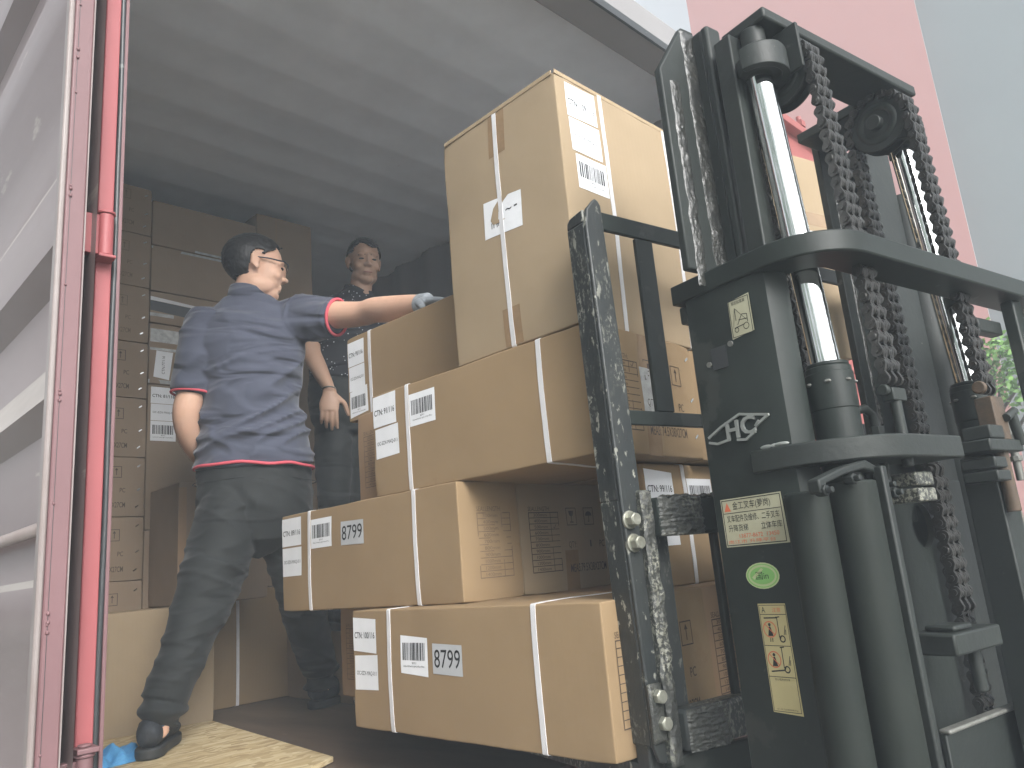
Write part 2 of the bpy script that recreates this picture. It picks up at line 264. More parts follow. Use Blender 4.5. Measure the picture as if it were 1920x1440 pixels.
class Flat:
    """collects flat marks in 2D (a, b) and maps them on a surface"""
    def __init__(s): s.v = []; s.f = []; s.m = []; s.k = []
    def add(s, vs, fs, mi, k=0):
        o = len(s.v); s.v += vs; s.k += [k]*len(vs)
        for f in fs: s.f.append(tuple(i+o for i in f)); s.m.append(mi)
    def rect(s, a0, b0, a1, b1, mi=0, k=0, nx=1, ny=1, skew=0):
        vs = [(a0+(a1-a0)*i/nx+skew*j/ny, b0+(b1-b0)*j/ny) for j in range(ny+1) for i in range(nx+1)]
        s.add(vs, [(j*(nx+1)+i, j*(nx+1)+i+1, (j+1)*(nx+1)+i+1, (j+1)*(nx+1)+i) for j in range(ny) for i in range(nx)], mi, k)
    def quad(s, ps, mi=0, k=0, n=4):
        (a, b, c, d) = [V(p) for p in ps]   # bl br tr tl
        vs = []
        for j in range(n+1):
            for i in range(n+1):
                p = a.lerp(b, i/n).lerp(d.lerp(c, i/n), j/n); vs.append((p.x, p.y))
        s.add(vs, [(j*(n+1)+i, j*(n+1)+i+1, (j+1)*(n+1)+i+1, (j+1)*(n+1)+i) for j in range(n) for i in range(n)], mi, k)
    def text(s, txt, a0, b0, a1, b1, mi=1, k=1, bold=0):
        vs, fs = text2d(txt, bold); s.add([(a0+x*(a1-a0), b0+y*(b1-b0)) for x, y in vs], fs, mi, k)
    def frame(s, a0, b0, a1, b1, t, mi=1, k=1):
        s.rect(a0, b0, a1, b0+t, mi, k); s.rect(a0, b1-t, a1, b1, mi, k); s.rect(a0, b0+t, a0+t, b1-t, mi, k); s.rect(a1-t, b0+t, a1, b1-t, mi, k)
    def line(s, p, q, t, mi=1, k=1):
        p, q = V(p), V(q); d = (q-p).normalized(); n = V((-d.y, d.x))*t/2
        s.add([tuple(p+n), tuple(p-n), tuple(q-n), tuple(q+n)], [(0, 1, 2, 3)], mi, k)
    def disc(s, c, r, mi=1, k=1, ry=None, n=24):
        ry = ry or r; s.add([(c[0]+r*cos(2*pi*i/n), c[1]+ry*sin(2*pi*i/n)) for i in range(n)], [tuple(range(n))], mi, k)
    def ring(s, c, r, t, mi=1, k=1, ry=None, n=28):
        ry = ry or r; q = (r-t)/r
        vs = [(c[0]+r*cos(2*pi*i/n), c[1]+ry*sin(2*pi*i/n)) for i in range(n)]+[(c[0]+r*q*cos(2*pi*i/n), c[1]+ry*q*sin(2*pi*i/n)) for i in range(n)]
        s.add(vs, [(i, (i+1) % n, (i+1) % n+n, i+n) for i in range(n)], mi, k)
    def barcode(s, a0, b0, a1, b1, mi=1, k=1, seed=0):
        r = random.Random(seed); n = 58; u = (a1-a0)/n; x = 0
        while x < n:
            wd = r.choice((1, 1, 1, 2, 2, 3)); s.rect(a0+x*u, b0, a0+min(n, x+wd)*u, b1, mi, k); x += wd+r.choice((1, 1, 2, 2))
    def build(s, name, mats, fn, parent, off=.0008, step=.0004, label=None):
        mb = MB(); mb.v = [tuple(fn(p[0], p[1], off+step*k)) for p, k in zip(s.v, s.k)]; mb.f = s.f; mb.m = s.m
        me = bpy.data.meshes.new(name); b = FR[parent.name]
        me.from_pydata([(p[0]-b[0], p[1]-b[1], p[2]-b[2]) for p in mb.v], [], mb.f)
        for m_ in mats: me.materials.append(m_)
        me.polygons.foreach_set('material_index', mb.m); me.update()
        o = bpy.data.objects.new(name, me); sc.collection.objects.link(o); o.parent = parent; FR[o.name] = b
        if label: o['label'] = label
        return o

# ---------------------------------------------------------------- cardboard boxes
class Carton:
    def __init__(s, label, corner, dims, rot=0, m=None, group=None, seed=None, bulge=.003, name='cardboard_box', flaps=True):
        w_, l_, h_ = dims; s.w, s.l, s.h = dims; s.seed = random.random()*50 if seed is None else seed; s.bl = bulge; s.r = .0032
        c = V(corner); Rm = Matrix.Rotation(rot, 3, 'Z'); ctr = c+Rm @ V((w_/2, l_/2, 0))
        # thing() rotates its base: give it in the rotated frame
        s.o = bpy.data.objects.new(name, None); sc.collection.objects.link(s.o); s.o.location = ctr; s.o.rotation_euler = (0, 0, rot); s.o.empty_display_size = .05
        FR[s.o.name] = V((0, 0, 0)); tag(s.o, label, 'cardboard box', group)
        s.mesh(m or card)
        if flaps: s.seams()
    def disp(s, p, n):
        fx = max(0, 1-(2*p.x/s.w)**2); fy = max(0, 1-(2*p.y/s.l)**2); fz = max(0, 1-(2*(p.z-s.h/2)/s.h)**2)
        a = s.bl*((fy*fz)*abs(n.x)+(fx*fz)*abs(n.y)+(fx*fy)*abs(n.z))
        a += .0016*noise.noise(p*7+V((s.seed, 0, 0)))+.0007*noise.noise(p*24+V((0, s.seed, 0)))
        cz = min(p.z, s.h-p.z); cx = s.w/2-abs(p.x); cy = s.l/2-abs(p.y)
        cc = sorted((cz, cx, cy)); k = max(0, 1-(cc[0]+cc[1]+cc[2])/.030)      # crushed corners
        a -= k*.0030*(.2+abs(noise.noise(p*9+V((0, 0, s.seed)))*2))
        k2 = max(0, 1-(cc[0]+cc[1])/.016); a -= k2*.0018*max(0, noise.noise(p*16+V((s.seed, 3, 1)))+.15)
        return a
    def mesh(s, m):
        hw, hl, h, r = s.w/2, s.l/2, s.h, s.r
        def par(L):
            n = max(4, int(L/.028)); a = [0, .0014, .003, .0045, .008, .016]; mid = [.016+(L-.032)*i/n for i in range(1, n)]
            return a+mid+[L-x for x in reversed(a)]
        X, Y, Z = [q-hw for q in par(s.w)], [q-hl for q in par(s.l)], par(s.h); bm = bmesh.new(); cache = {}
        def vert(p):
            k = (round(p.x, 5), round(p.y, 5), round(p.z, 5))
            if k in cache: return cache[k]
            q = V((max(-hw+r, min(hw-r, p.x)), max(-hl+r, min(hl-r, p.y)), max(r, min(h-r, p.z)))); n = (p-q).normalized()
            cache[k] = bm.verts.new(q+n*(r+s.disp(p, n))); return cache[k]
        def grid(A, B, f):
            for i in range(len(A)-1):
                for j in range(len(B)-1):
                    vs = [vert(f(A[i], B[j])), vert(f(A[i+1], B[j])), vert(f(A[i+1], B[j+1])), vert(f(A[i], B[j+1]))]
                    try: bm.faces.new(vs).smooth = True
                    except ValueError: pass
        for sx in (-hw, hw): grid(Y, Z, lambda a, b: V((sx, a, b)))
        for sy in (-hl, hl): grid(X, Z, lambda a, b: V((a, sy, b)))
        for sz in (0, h): grid(X, Y, lambda a, b: V((a, b, sz)))
        bmesh.ops.recalc_face_normals(bm, faces=bm.faces)
        me = bpy.data.meshes.new('carton_shell'); bm.to_mesh(me); bm.free(); me.materials.append(m)
        o = bpy.data.objects.new('carton_shell', me); sc.collection.objects.link(o); o.parent = s.o; FR[o.name] = V((0, 0, 0))
    def S(s, face):
        def f(a, b, off):
            if face == 'L': p, n = V((-s.w/2, s.l/2-a, b)), V((-1, 0, 0))
            elif face == 'F': p, n = V((-s.w/2+a, -s.l/2, b)), V((0, -1, 0))
            elif face == 'T': p, n = V((-s.w/2+a, -s.l/2+b, s.h)), V((0, 0, 1))
            return p+n*(s.disp(p, n)+off)
        return f
    def seams(s):
        pass
    def strap(s, at, ax='y', label=None):
        """ribbon right round the box, across (ax='y': at a distance from the far end; ax='x': from the left; 'z': height)"""
        mb = MB(); wd = .0065; n = 12
        if ax in ('y', 'x'):
            L = s.w if ax == 'y' else s.l; c = (s.l/2-at) if ax == 'y' else (-s.w/2+at)
            pts = []
            def arc(cx, cz, a0):
                for k in range(4): a = a0+pi/2*k/3; pts.append((cx+cos(a)*s.r, cz+sin(a)*s.r, cos(a), sin(a)))
            r = s.r
            arc(L/2-r, s.h-r, 0); pts += [(x, s.h, 0, 1) for x in [L/2-r-(L-2*r)*i/n for i in range(1, n)]]
            arc(-L/2+r, s.h-r, pi/2); pts += [(-L/2, z, -1, 0) for z in [s.h-r-(s.h-2*r)*i/n for i in range(1, n)]]
            arc(-L/2+r, r, pi); pts += [(x, 0, 0, -1) for x in [-L/2+r+(L-2*r)*i/n for i in range(1, n)]]
            arc(L/2-r, r, 3*pi/2); pts += [(L/2, z, 1, 0) for z in [r+(s.h-2*r)*i/n for i in range(1, n)]]
            vs = []
            for (x, z, nx, nz) in pts:
                for e, q in ((-1, .0015), (1, .0015), (1, .0002), (-1, .0002)):
                    cc = c+e*wd+.0025*noise.noise(V((x*3, z*3, s.seed+at*9)))
                    if ax == 'y': p, nn = V((x, cc, z)), V((nx, 0, nz))
                    else: p, nn = V((cc, x, z)), V((0, nx, nz))
                    vs.append(p+nn*(s.disp(p, nn)+q))
        N_ = len(pts); fs = []
        for i in range(N_):
            j = (i+1) % N_
            for k in range(4): fs.append((i*4+k, i*4+(k+1) % 4, j*4+(k+1) % 4, j*4+k))
        mb.add(vs, fs); mb.build('strap', strap_m, s.o, label=label)
    def label3(s, face, a, b, ctn, wd=.098, ht=.078, tilt=0, gap=.008, third=True):
        """carton number, order number and barcode labels one under another; (a, b) = top-left"""
        s.ctn(face, a, b, ctn, wd, ht, tilt); s.oc(face, a+.002, b-ht-gap, wd, ht)
        if third: s.bar(face, a+.006, b-2*(ht+gap)+.002, wd, ht+.004, tilt=-.004)
    def ctn(s, face, a, b, txt, wd=.098, ht=.078, tilt=0):
        f = Flat(); f.quad([(a, b-ht), (a+wd, b-ht-tilt), (a+wd, b-tilt), (a, b)])
        f.text('CTN: '+txt+'/116', a+.006, b-ht*.63, a+wd-.006, b-ht*.44, 1, bold=.012); f.build('number_label', [paper, ink], s.S(face), s.o)
    def oc(s, face, a, b, wd=.098, ht=.078, tilt=0):
        f = Flat(); f.quad([(a, b-ht), (a+wd, b-ht-tilt), (a+wd, b-tilt), (a, b)])
        f.text('OC-EZX-MAQ-011', a+.008, b-ht*.58, a+wd-.006, b-ht*.44, 1, bold=.0); f.build('order_label', [paper, ink], s.S(face), s.o)
    def bar(s, face, a, b, wd=.098, ht=.08, tilt=0):
        f = Flat(); f.quad([(a, b-ht), (a+wd, b-ht-tilt), (a+wd, b-tilt), (a, b)])
        f.barcode(a+.008, b-ht*.66, a+wd-.010, b-ht*.20, 1, seed=int(s.seed*9)); f.text('887913', a+wd*.42, b-ht*.755, a+wd*.58, b-ht*.705, 1)
        f.text('Validadora de Proteccion Logistica de Mexico 2000 pcs', a+.010, b-ht*.85, a+wd-.012, b-ht*.79, 1); f.build('barcode_label', [paper, ink], s.S(face), s.o)
    def num(s, face, a, b, wd=.098, ht=.062):
        f = Flat(); f.quad([(a, b-ht), (a+wd, b-ht-.003), (a+wd, b-.003), (a, b)])
        f.text('8799', a+.006, b-ht*.80, a+wd-.006, b-ht*.20, 1); f.build('stock_label', [greyp, ink], s.S(face), s.o)
    def tape(s, face, a0, b0, a1, b1, m=None, skew=0):
        f = Flat(); f.rect(a0, b0, a1, b1, 0, 0, 3, 6, skew); f.build('tape', [m or tape_m], s.S(face), s.o, off=.0006)
    def staples(s, face, pts):
        for a, b in pts:
            f = Flat(); f.line((a-.006, b-.004), (a+.006, b+.004), .0045, 0); f.line((a-.0045, b-.002), (a+.0065, b+.0055), .003, 0)
            f.build('staple', [staple_m], s.S(face), s.o, off=.0015)
    def print_end(s, face, da=0, tick=2, meas='MEAS:79.5X38X27CM', faint=False, icons=('glass', 'umbrella'), ia=(.172, .242), qa=.172, k=1., pc=True, table=True, db=0, sa=1):
        T = .0022
        def B2(nm):
            nonlocal f
            if f.f: f.build(nm, [inkb, inkf if faint else inkb], s.S(face), s.o, off=.0004, step=.0003)
            f = Flat()
        f = Flat()
        def icon(kind, a, b, wd=.04, ht=.046):
            f.frame(a, b, a+wd, b+ht, .0022); cx = a+wd/2
            if kind == 'glass':
                f.add([(cx-.010, b+.038), (cx+.010, b+.038), (cx+.007, b+.026), (cx, b+.022), (cx-.007, b+.026)], [(0, 1, 2, 3, 4)], 1, 1)
                f.rect(cx-.0012, b+.010, cx+.0012, b+.023, 1, 1); f.rect(cx-.007, b+.007, cx+.007, b+.010, 1, 1)
            elif kind == 'umbrella':
                f.add([(cx+.013*cos(i*pi/10), b+.024+.012*sin(i*pi/10)) for i in range(11)], [tuple(range(11))], 1, 1)
                f.rect(cx-.0011, b+.010, cx+.0011, b+.025, 1, 1); f.rect(cx-.005, b+.008, cx+.0011, b+.0105, 1, 1)
            elif kind == 'arrow':
                f.rect(cx-.0013, b+.010, cx+.0013, b+.032, 1, 1); f.add([(cx-.006, b+.030), (cx+.006, b+.030), (cx, b+.040)], [(0, 1, 2)], 1, 1)
            elif kind == 'keep':
                f.rect(cx-.006, b+.026, cx+.006, b+.038, 1, 1); f.rect(cx-.006, b+.019, cx-.002, b+.022, 1, 1); f.rect(cx+.002, b+.019, cx+.006, b+.022, 1, 1)
                f.rect(cx-.007, b+.009, cx-.003, b+.012, 1, 1); f.rect(cx+.003, b+.009, cx+.007, b+.012, 1, 1)
        if table:
            a0, a1, b0, b1 = da+.034, da+.034+.108*sa, .05+db, .199+db
            f.text('SEALLENGTH:', a0, b1+.003, a0+.078*sa, b1+.014, 1); rows = ['300mm', '400mm', '500mm', '600mm', '700mm', '800mm', '900mm', '1000mm', '1200mm', '1400mm']
            f.frame(a0, b0, a1, b1, T); am = a0+.077*sa; f.rect(am, b0+T, am+T*.8, b1-T)
            f.m[-1] = 1; f.k[-4:] = [1]*4; rh = (b1-b0)/10
            for i, tx in enumerate(rows):
                y = b1-(i+1)*rh
                if i < 9: f.rect(a0+T, y, a1-T, y+T*.8, 1, 1)
                f.text(tx, a0+.018*sa, y+rh*.26, am-.012*sa, y+rh*.80, 1)
                if i == tick: f.line((am+.008, y+.007), (am+.012, y+.003), .0016); f.line((am+.012, y+.003), (am+.019, y+.013), .0016)
        B2('size_table')
        for kd, a in zip(icons, ia): icon(kd, da+a, .163+db); B2('handling_symbol')
        if pc:
            f.text('QTY:', da+qa, .104+db, da+qa+.031, .122+db, 1); B2('printed_text'); f.text('1', da+qa+.085, .106+db, da+qa+.091, .123+db, 1); B2('printed_text'); f.text('PC', da+qa+.124, .104+db, da+qa+.145, .122+db, 1)
        B2('printed_text')
        if meas: f.text(meas, da+qa, .044+db, da+qa+.146, .065+db, 1, bold=.004)
        B2('printed_text')

FLOOR = -.455
# ================================================================= setting
g = MB(); g.box(-60, 90, -60, 90, -1.72, -1.62); tag(g.build('ground', ground_m, base=(0, 0, -1.62)), 'pale dusty concrete ground under the forklift', 'ground', kind='structure')
def hz(az, d): a = R_(az-45+0); return (d*sin(R_(az)+R_(-0)+0), 0)
# level frame azimuth -> container frame
def pol(az, d, z=0): a = R_(az)+pi/4-pi/2+pi/2; a = R_(az+45-0)-0; return V((d*sin(R_(az+45)), d*cos(R_(az+45)), z))
# buildings behind on the right
def building(name, label, az0, az1, d0, d1, depth, H, m, parts=()):
    a, b = pol(az0, d0), pol(az1, d1); n = ((a+b)/2).normalized(); t = thing(name, label, 'building', (*((a+b)/2).xy, -1.62))
    mb = MB(); q = [a.xy, b.xy, (b+n*depth).xy, (a+n*depth).xy]; mb.prism([tuple(p) for p in q], 2, -1.62, H); mb.build('wall', m, t); return t, a, b, n
t, a, b, n = building('pink_building', 'tall pink rendered building rising behind the container door', 17.3, 33.0, 12, 12, 8, 17, pinkw)
# a projecting metal canopy box near the top of the pink wall, cut by the picture's upper edge
t2, a2, b2, n2 = building('grey_building', 'tall grey rendered building to the right of the pink one', 33.02, 58, 12.5, 14, 8, 17, greyw)

# ================================================================= shipping container
t = CT = thing('shipping_container', 'red steel shipping container with open doors, being loaded with cartons', 'shipping container', (1.56, 1.29, -.62))
Y0, Y1, X0, X1, ZT, ZH = 1.29, 7.25, .40, 2.72, 1.86, 1.80
fl = MB(); fl.box(X0-.02, X1+.02, Y0+.03, Y1, FLOOR-.04, FLOOR)
fl.build('floor', floor_m, t)
def corr(mb, p0, p1, axis_dir, perp, z0, z1, depth=.036, pitch=.278):
    pass
# side walls: vertical corrugation
def side_wall(x, sgn):
    prof = []; y = Y0+.10
    while y < Y1-.28: prof += [(y, 0), (y+.07, 0), (y+.138, .036), (y+.208, .036)]; y += .276
    pts = [(Y0+.02, 0)]+prof+[(Y1, 0)]; vs = []; fs = []
    for yy, d in pts:
        for z in (FLOOR-.1, ZT+.03): vs.append((x+sgn*d, yy, z)); 
    n_ = len(pts)
    for yy, d in pts:
        for z in (FLOOR-.1, ZT+.03): vs.append((x+sgn*(d+.002)+sgn*.004, yy, z))
    for i in range(n_-1):
        fs += [(2*i, 2*i+1, 2*i+3, 2*i+2), (2*n_+2*i, 2*n_+2*i+1, 2*n_+2*i+3, 2*n_+2*i+2)]
        fs += [(2*i, 2*i+2, 2*n_+2*i+2, 2*n_+2*i), (2*i+1, 2*i+3, 2*n_+2*i+3, 2*n_+2*i+1)]
    mb = MB(); mb.add(vs, fs); mb.build('side_wall', wallin, t)
side_wall(X0-.006, -1); side_wall(X1+.006, 1)
# roof: corrugation across
pts = []; y = Y0+.14
pts = [(Y0+.12, 0)]
while y < Y1-.3: pts += [(y, 0), (y+.055, -.006), (y+.085, -.006), (y+.14, 0)]; y += .21
pts += [(Y1, 0)]
vs = []; fs = []
for k, dz in enumerate((0, .006)):
    for yy, d in pts: vs += [(X0-.05, yy, ZT+.03+d+dz), (X1+.05, yy, ZT+.03+d+dz)]
n_ = len(pts)
for i in range(n_-1):
    for k in (0, 1): o_ = 2*n_*k; fs.append((o_+2*i, o_+2*i+1, o_+2*i+3, o_+2*i+2))
MB().add(vs, fs).build('roof_panel', roof_m, t)
MB().box(X0-.05, X1+.05, Y1, Y1+.05, FLOOR-.1, ZT+.05).build('end_wall', wallin, t)
# header beam over the opening and sill below
hd = MB(); hd.box(X0-.07, X1+.07, Y0, Y0+.12, ZH, ZT+.08); hd.build('header_beam', wallin, t, bevel=.006)
hg = MB(); hg.box(X0-.0, X1+.0, Y0-.012, Y0-.002, ZH-.008, ZH+.022); hg.build('header_gasket', rubber, t)
sil = MB(); sil.box(X0-.07, X1+.07, Y0-.01, Y0+.028, FLOOR-.165, FLOOR+.004); sil.build('sill_beam', maroon, t, bevel=.004)
# left corner post seen from the camera: red J-bar, inner lip, gasket
po = MB(); po.box(.3538, .3778, Y0-.005, Y0+.06, -1.0, ZT+.08); po.box(.3778, .392, Y0+.010, Y0+.06, -1.0, ZT+.06)
lp = po.build('corner_post', red, t, bevel=.002)
MB().box(.3860, .3917, Y0-.005, Y0+.009, -1.0, ZT).build('inner_lip', maroon, lp, bevel=.001)
pts_ = [(.3822+.0012*sin(z*3.1)+.0016*noise.noise(V((z*4, 0, 0))), Y0-.001, z) for z in [-.95+.03*i for i in range(95)]]
MB().tube(pts_, .0045, 8).build('gasket', rubber, lp, smooth=True)
# hinges of the left door
for zc in (.58, -.245, 1.40):
    h = MB(); h.cyl((.3625, Y0-.02, zc-.036), (.3625, Y0-.02, zc+.036), .0115, 24); h.cyl((.3625, Y0-.02, zc+.036), (.3625, Y0-.02, zc+.041), .014, 24)
    h.box(.350, .376, Y0-.034, Y0-.004, zc-.042, zc-.0365); h.box(.322, .3515, Y0-.024, Y0-.008, zc-.036, zc+.033)
    if zc < 0: h.box(.349, .378, Y0-.036, Y0-.004, zc+.0415, zc+.049); h.cyl((.3625, Y0-.02, zc+.049), (.3625, Y0-.02, zc+.053), .009, 20)
    h.build('hinge', maroon if zc < 0 else red, t, bevel=.0015)
# dark seal seen in the gap between post and door
sg = MB(); sg.box(.3235, .3530, Y0+.03, Y0+.05, -1.0, ZT+.05); sg.tube([(.348, Y0+.02, z) for z in (-1, ZT)], .004, 8); sg.tube([(.340, Y0+.022, z) for z in (-1, ZT)], .0035, 8)
sg.build('door_seal', rubber, t)
# left door folded back along the side wall: ribbed inner face
d = MB()
prof = [(1.86, .0), (1.50, 0), (1.45, .035), (1.31, .035), (1.27, 0), (1.15, 0), (1.10, .035), (.985, .035), (.90, 0), (.745, 0), (.665, .035), (.552, .035), (.512, 0), (.385, 0), (.303, .035), (.272, 0), (.125, 0), (.100, 0), (.042, 0), (.030, .006), (-.052, .006), (-.066, 0), (-.30, 0), (-.34, .03), (-.6, .03), (-.62, 0)]
Yd0, Yd1 = 1.240, 2.42
outl = [(.325-dd*.95, z) for z, dd in prof]+[(.340, -.62), (.340, 1.86)]
vs = []; fs = []
for yy in (Yd0, Yd1):
    vs += [(x, yy, z) for x, z in outl]
n_ = len(outl)
for i in range(n_): fs.append((i, (i+1) % n_, (i+1) % n_+n_, i+n_))
# ngon ends are concave: close with quads between profile and back
m_ = len(prof)
d.add(vs, fs)
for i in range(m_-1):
    if prof[i+1][1] > prof[i][1]: d.m[i] = 1  # upward rib slopes coloured paler, as if brightened by the sky
door = d.build('door', [doorin, lit_m], t)
e = MB(); e.box(.2832, .2922, Yd0-.008, Yd0+.012, -.62, ZT); e.build('door_frame', doorframe, door, bevel=.003)
e = MB(); e.box(.2990, .2997, Yd0-.0066, Yd0-.0058, -.6, ZT-.02); e.build('gasket_seam', rubber, door)
e = MB(); e.box(.2926, .3220, Yd0-.006, Yd0+.05, -.62, ZT); e.build('door_edge', maroon, door, bevel=.003)
e = MB(); e.box(.3208, .3226, Yd0-.0078, Yd0, -.62, ZT)
e.build('gasket_retainer', doorframe, door)
for z in [(-.52+.165*i) for i in range(15)]:
    rv = MB(); rv.ell((.2993+.0006*sin(z*40), Yd0-.0065, z), (.0018, .002, .0022), n=10, m=6); rv.build('rivet', maroon, door, smooth=True)
for z in (.63, .618, -.01, -.022, -.035, .30, .29, .88, .865): rv = MB(); rv.ell((.2995, Yd0-.0065, z), (.0026, .0026, .0032), n=10, m=6); rv.build('rivet', maroon, door, smooth=True)
e = MB(); e.tube([(.305, Yd0+.02, .113), (.305, Yd1-.1, .113)], .010, 12); e.build('lashing_bar', doorframe, door, smooth=True)
for zc, rr in ((.560, .0055), (1.0, .0055)):
    e = MB(); e.tube([(.300, Yd0+.02, zc), (.2985, Yd1-.1, zc)], rr, 10); e.build('lashing_bar', lit_m, door, smooth=True)  # pale tone carries the highlight along the thin bars
# right door opened flat to the right, ribbed inner face towards the camera
po = MB(); po.box(X1, X1+.055, Y0-.005, Y0+.08, -1.0, ZT+.08); po.build('corner_post', redd, t, bevel=.004)
prof2 = [(1.86, 0), (1.60, 0), (1.55, .035), (1.20, .035), (1.14, 0), (1.03, 0), (.985, .035), (.93, .035), (.885, 0), (.62, 0), (.58, .03), (.50, .03), (.45, 0), (.2, 0), (.15, .035), (-.1, .035), (-.15, 0), (-.62, 0)]
outl = [(Y0+.03-dd, z) for z, dd in prof2]+[(Y0+.05, -.62), (Y0+.05, 1.86)]; vs = []; fs = []; n_ = len(outl)
for xx in (X1+.07, X1+1.22): vs += [(xx, y, z) for y, z in outl]
for i in range(n_): fs.append((i, (i+1) % n_, (i+1) % n_+n_, i+n_))
fs += [tuple(range(n_)), tuple(range(n_, 2*n_))]
d2 = MB().add(vs, fs).build('door', redd, t)
e = MB(); e.box(X1+.06, X1+1.23, Y0-.015, Y0+.06, 1.861, 1.90); e.box(X1+.06, X1+.11, Y0-.015, Y0+.06, -.62, 1.86); e.box(X1+1.18, X1+1.23, Y0-.015, Y0+.06, -.62, 1.86)
e.build('door_frame', redd, d2, bevel=.003)
e = MB(); e.tube([(X1+.12, Y0-.03, .70), (X1+1.17, Y0-.03, .70)], .014, 12); e.build('lashing_bar', redd, d2, smooth=True)
e = MB(); e.box(X1+.62, X1+.66, Y0-.02, Y0+.03, 1.90, 1.93); e.cyl((X1+.64, Y0, 1.93), (X1+.64, Y0, 1.955), .012, 12); e.build('door_cam', redd, d2)
# OSB board on the container floor
def slab(name, label, cat, poly, z0, z1, m, bevel=.002):
    c = sum((V((*p, 0)) for p in poly), V((0, 0, 0)))/len(poly); mb = MB(); mb.prism(poly, 2, z0, z1); return tag(mb.build(name, m, base=(c.x, c.y, z0), bevel=bevel), label, cat)
slab('osb_board', 'pale flake board lying on the container floor under the shoe', 'board', [(.43, 1.52), (1.135, 1.905), (1.225, 2.86), (.45, 2.96)], FLOOR+.002, FLOOR+.016, osb)
# crumpled blue woven sack
sk = MB(); nu, nv = 40, 14; vs = []
for j in range(nv+1):
    for i in range(nu+1):
        a_, b_ = i/nu, j/nv; x = .66+.22*a_; y = 2.40+.15*b_+.03*a_; env = sin(pi*b_)**.6*sin(pi*min(1, a_*1.02))**.4 if 0 < a_ < 1 and 0 < b_ < 1 else 0
        z = FLOOR+.018+env*(.030+.016*sin(a_*23+b_*3)+.012*noise.noise(V((a_*7, b_*6, 2)))); vs.append((x+.012*noise.noise(V((a_*6, b_*5, 0))), y, max(FLOOR+.018, z)))
o_ = len(vs); vs += [(p[0], p[1], FLOOR+.017) for p in vs]; fs = []
for j in range(nv):
    for i in range(nu):
        q = (j*(nu+1)+i, j*(nu+1)+i+1, (j+1)*(nu+1)+i+1, (j+1)*(nu+1)+i); fs += [q, tuple(k+o_ for k in reversed(q))]
sk.add(vs, fs); tag(sk.build('woven_sack', bluebag, base=(.77, 2.47, FLOOR+.017), smooth=True), 'crumpled blue woven plastic sack at the foot of the red post', 'sack')

# ================================================================= cartons on the forks
G1 = 'cartons stacked on the forklift forks'; z1, z2, z3, z4 = -.342, -.072, .201, .473
c = Carton('wide carton labelled CTN 100/116 with grey 8799 label, lowest and nearest on the forks', (1.085, .913, z1), (.335, .795, .268), .006, group=G1, seed=3)
c.strap(.155); c.strap(.629); c.ctn('L', .004, .252, '100', tilt=.005); c.oc('L', .008, .163, tilt=-.003); c.bar('L', .200, .211, tilt=.006, ht=.081); c.num('L', .315, .194)
c.print_end('F', da=-.006, tick=-1, icons=('umbrella', 'arrow'), ia=(.19, .238), qa=.13, meas='MEAS:74.5X38X27CM')
c = Carton('carton on the bottom layer right of the one numbered 100, seen through the backrest', (1.428, .93, z1), (.372, .79, .268), 0, card2, group=G1, seed=4)
c.print_end('F', da=-.005); c.strap(.155); c.strap(.629)
c = Carton('carton on the bottom layer behind the black mast upright', (1.815, .94, z1), (.37, .78, .268), -.01, card2, group=G1, seed=5); c.print_end('F'); c.strap(.155); c.strap(.629)
c = Carton('shaded carton with faint table print, half hidden left of and behind the lowest front carton', (1.342, 1.72, z1), (.38, .47, .268), 0, card2, group=G1, seed=6)
c.print_end('L', faint=True, tick=-1, da=.0, icons=(), pc=False, meas=None)
# layer 2
c = Carton('carton labelled CTN 89/116 with grey 8799 label, jutting out to the left', (1.138, 1.345, z2), (.195, .79, .272), .022, group=G1, seed=8)
c.strap(.155); c.strap(.632); c.ctn('L', .003, .262, '89', wd=.108, ht=.080); c.oc('L', .004, .177, wd=.108, ht=.080); c.bar('L', .165, .246, wd=.106); c.num('L', .317, .226, wd=.106, ht=.062)
c.print_end('F', da=.02, faint=True, tick=-1, icons=(), pc=False, meas=None)
c = Carton('carton end printed MEAS 79.5X38 with seal length table, behind the steel backrest edge', (1.347, 1.365, z2), (.385, .42, .272), 0, card_lit, group=G1, seed=9)  # lighter cardboard colour offsets the shade of the recess
c.print_end('F', da=0, meas='MEAS:79.5X38X27CM'); c.tape('F', .155, 0, .205, .10)
c = Carton('carton labelled CTN 99/116, seen through the backrest above the greasy carriage bar', (1.378, 1.0, z2), (.79, .115, .268), 0, group=G1, seed=10)
c.strap(.153, 'x'); c.strap(.62, 'x'); c.ctn('F', .003, .256, '99', wd=.104, ht=.083, tilt=.008); c.oc('F', .004, .165, wd=.104); c.bar('F', .163, .236, wd=.104)
# layer 3
c = Carton('long carton labelled CTN 91/116 under the tall top carton', (1.171, .932, z3), (.376, .745, .268), .036, group=G1, seed=11)
c.strap(.150); c.strap(.600); c.ctn('L', .006, .263, '91', tilt=-.001, ht=.083); c.oc('L', .012, .175, tilt=-.003); c.bar('L', .158, .239, ht=.082)
c.print_end('F', da=0, tick=0, icons=('keep', 'arrow'), ia=(.166, .274), qa=.166, meas='MEAS: 74.5X38X27CM')
c.tape('F', .155, 0, .206, .062); c.tape('F', .150, .19, .192, .266, skew=.01); c.tape('F', .152, .09, .19, .19, m=silver_tape, skew=-.004)
c.staples('F', [(.352, .233), (.352, .135), (.352, .05)])
c = Carton('carton of the third layer behind the steel upright with the crest', (1.563, .96, z3), (.375, .72, .268), 0, group=G1, seed=12); c.print_end('F')
c = Carton('shaded carton with table print, sliver under the one numbered 95', (1.245, 1.69, z3), (.30, .215, .268), 0, card2, group=G1, seed=13)
c.print_end('L', faint=True, tick=-1, da=.0, icons=(), pc=False, meas=None)
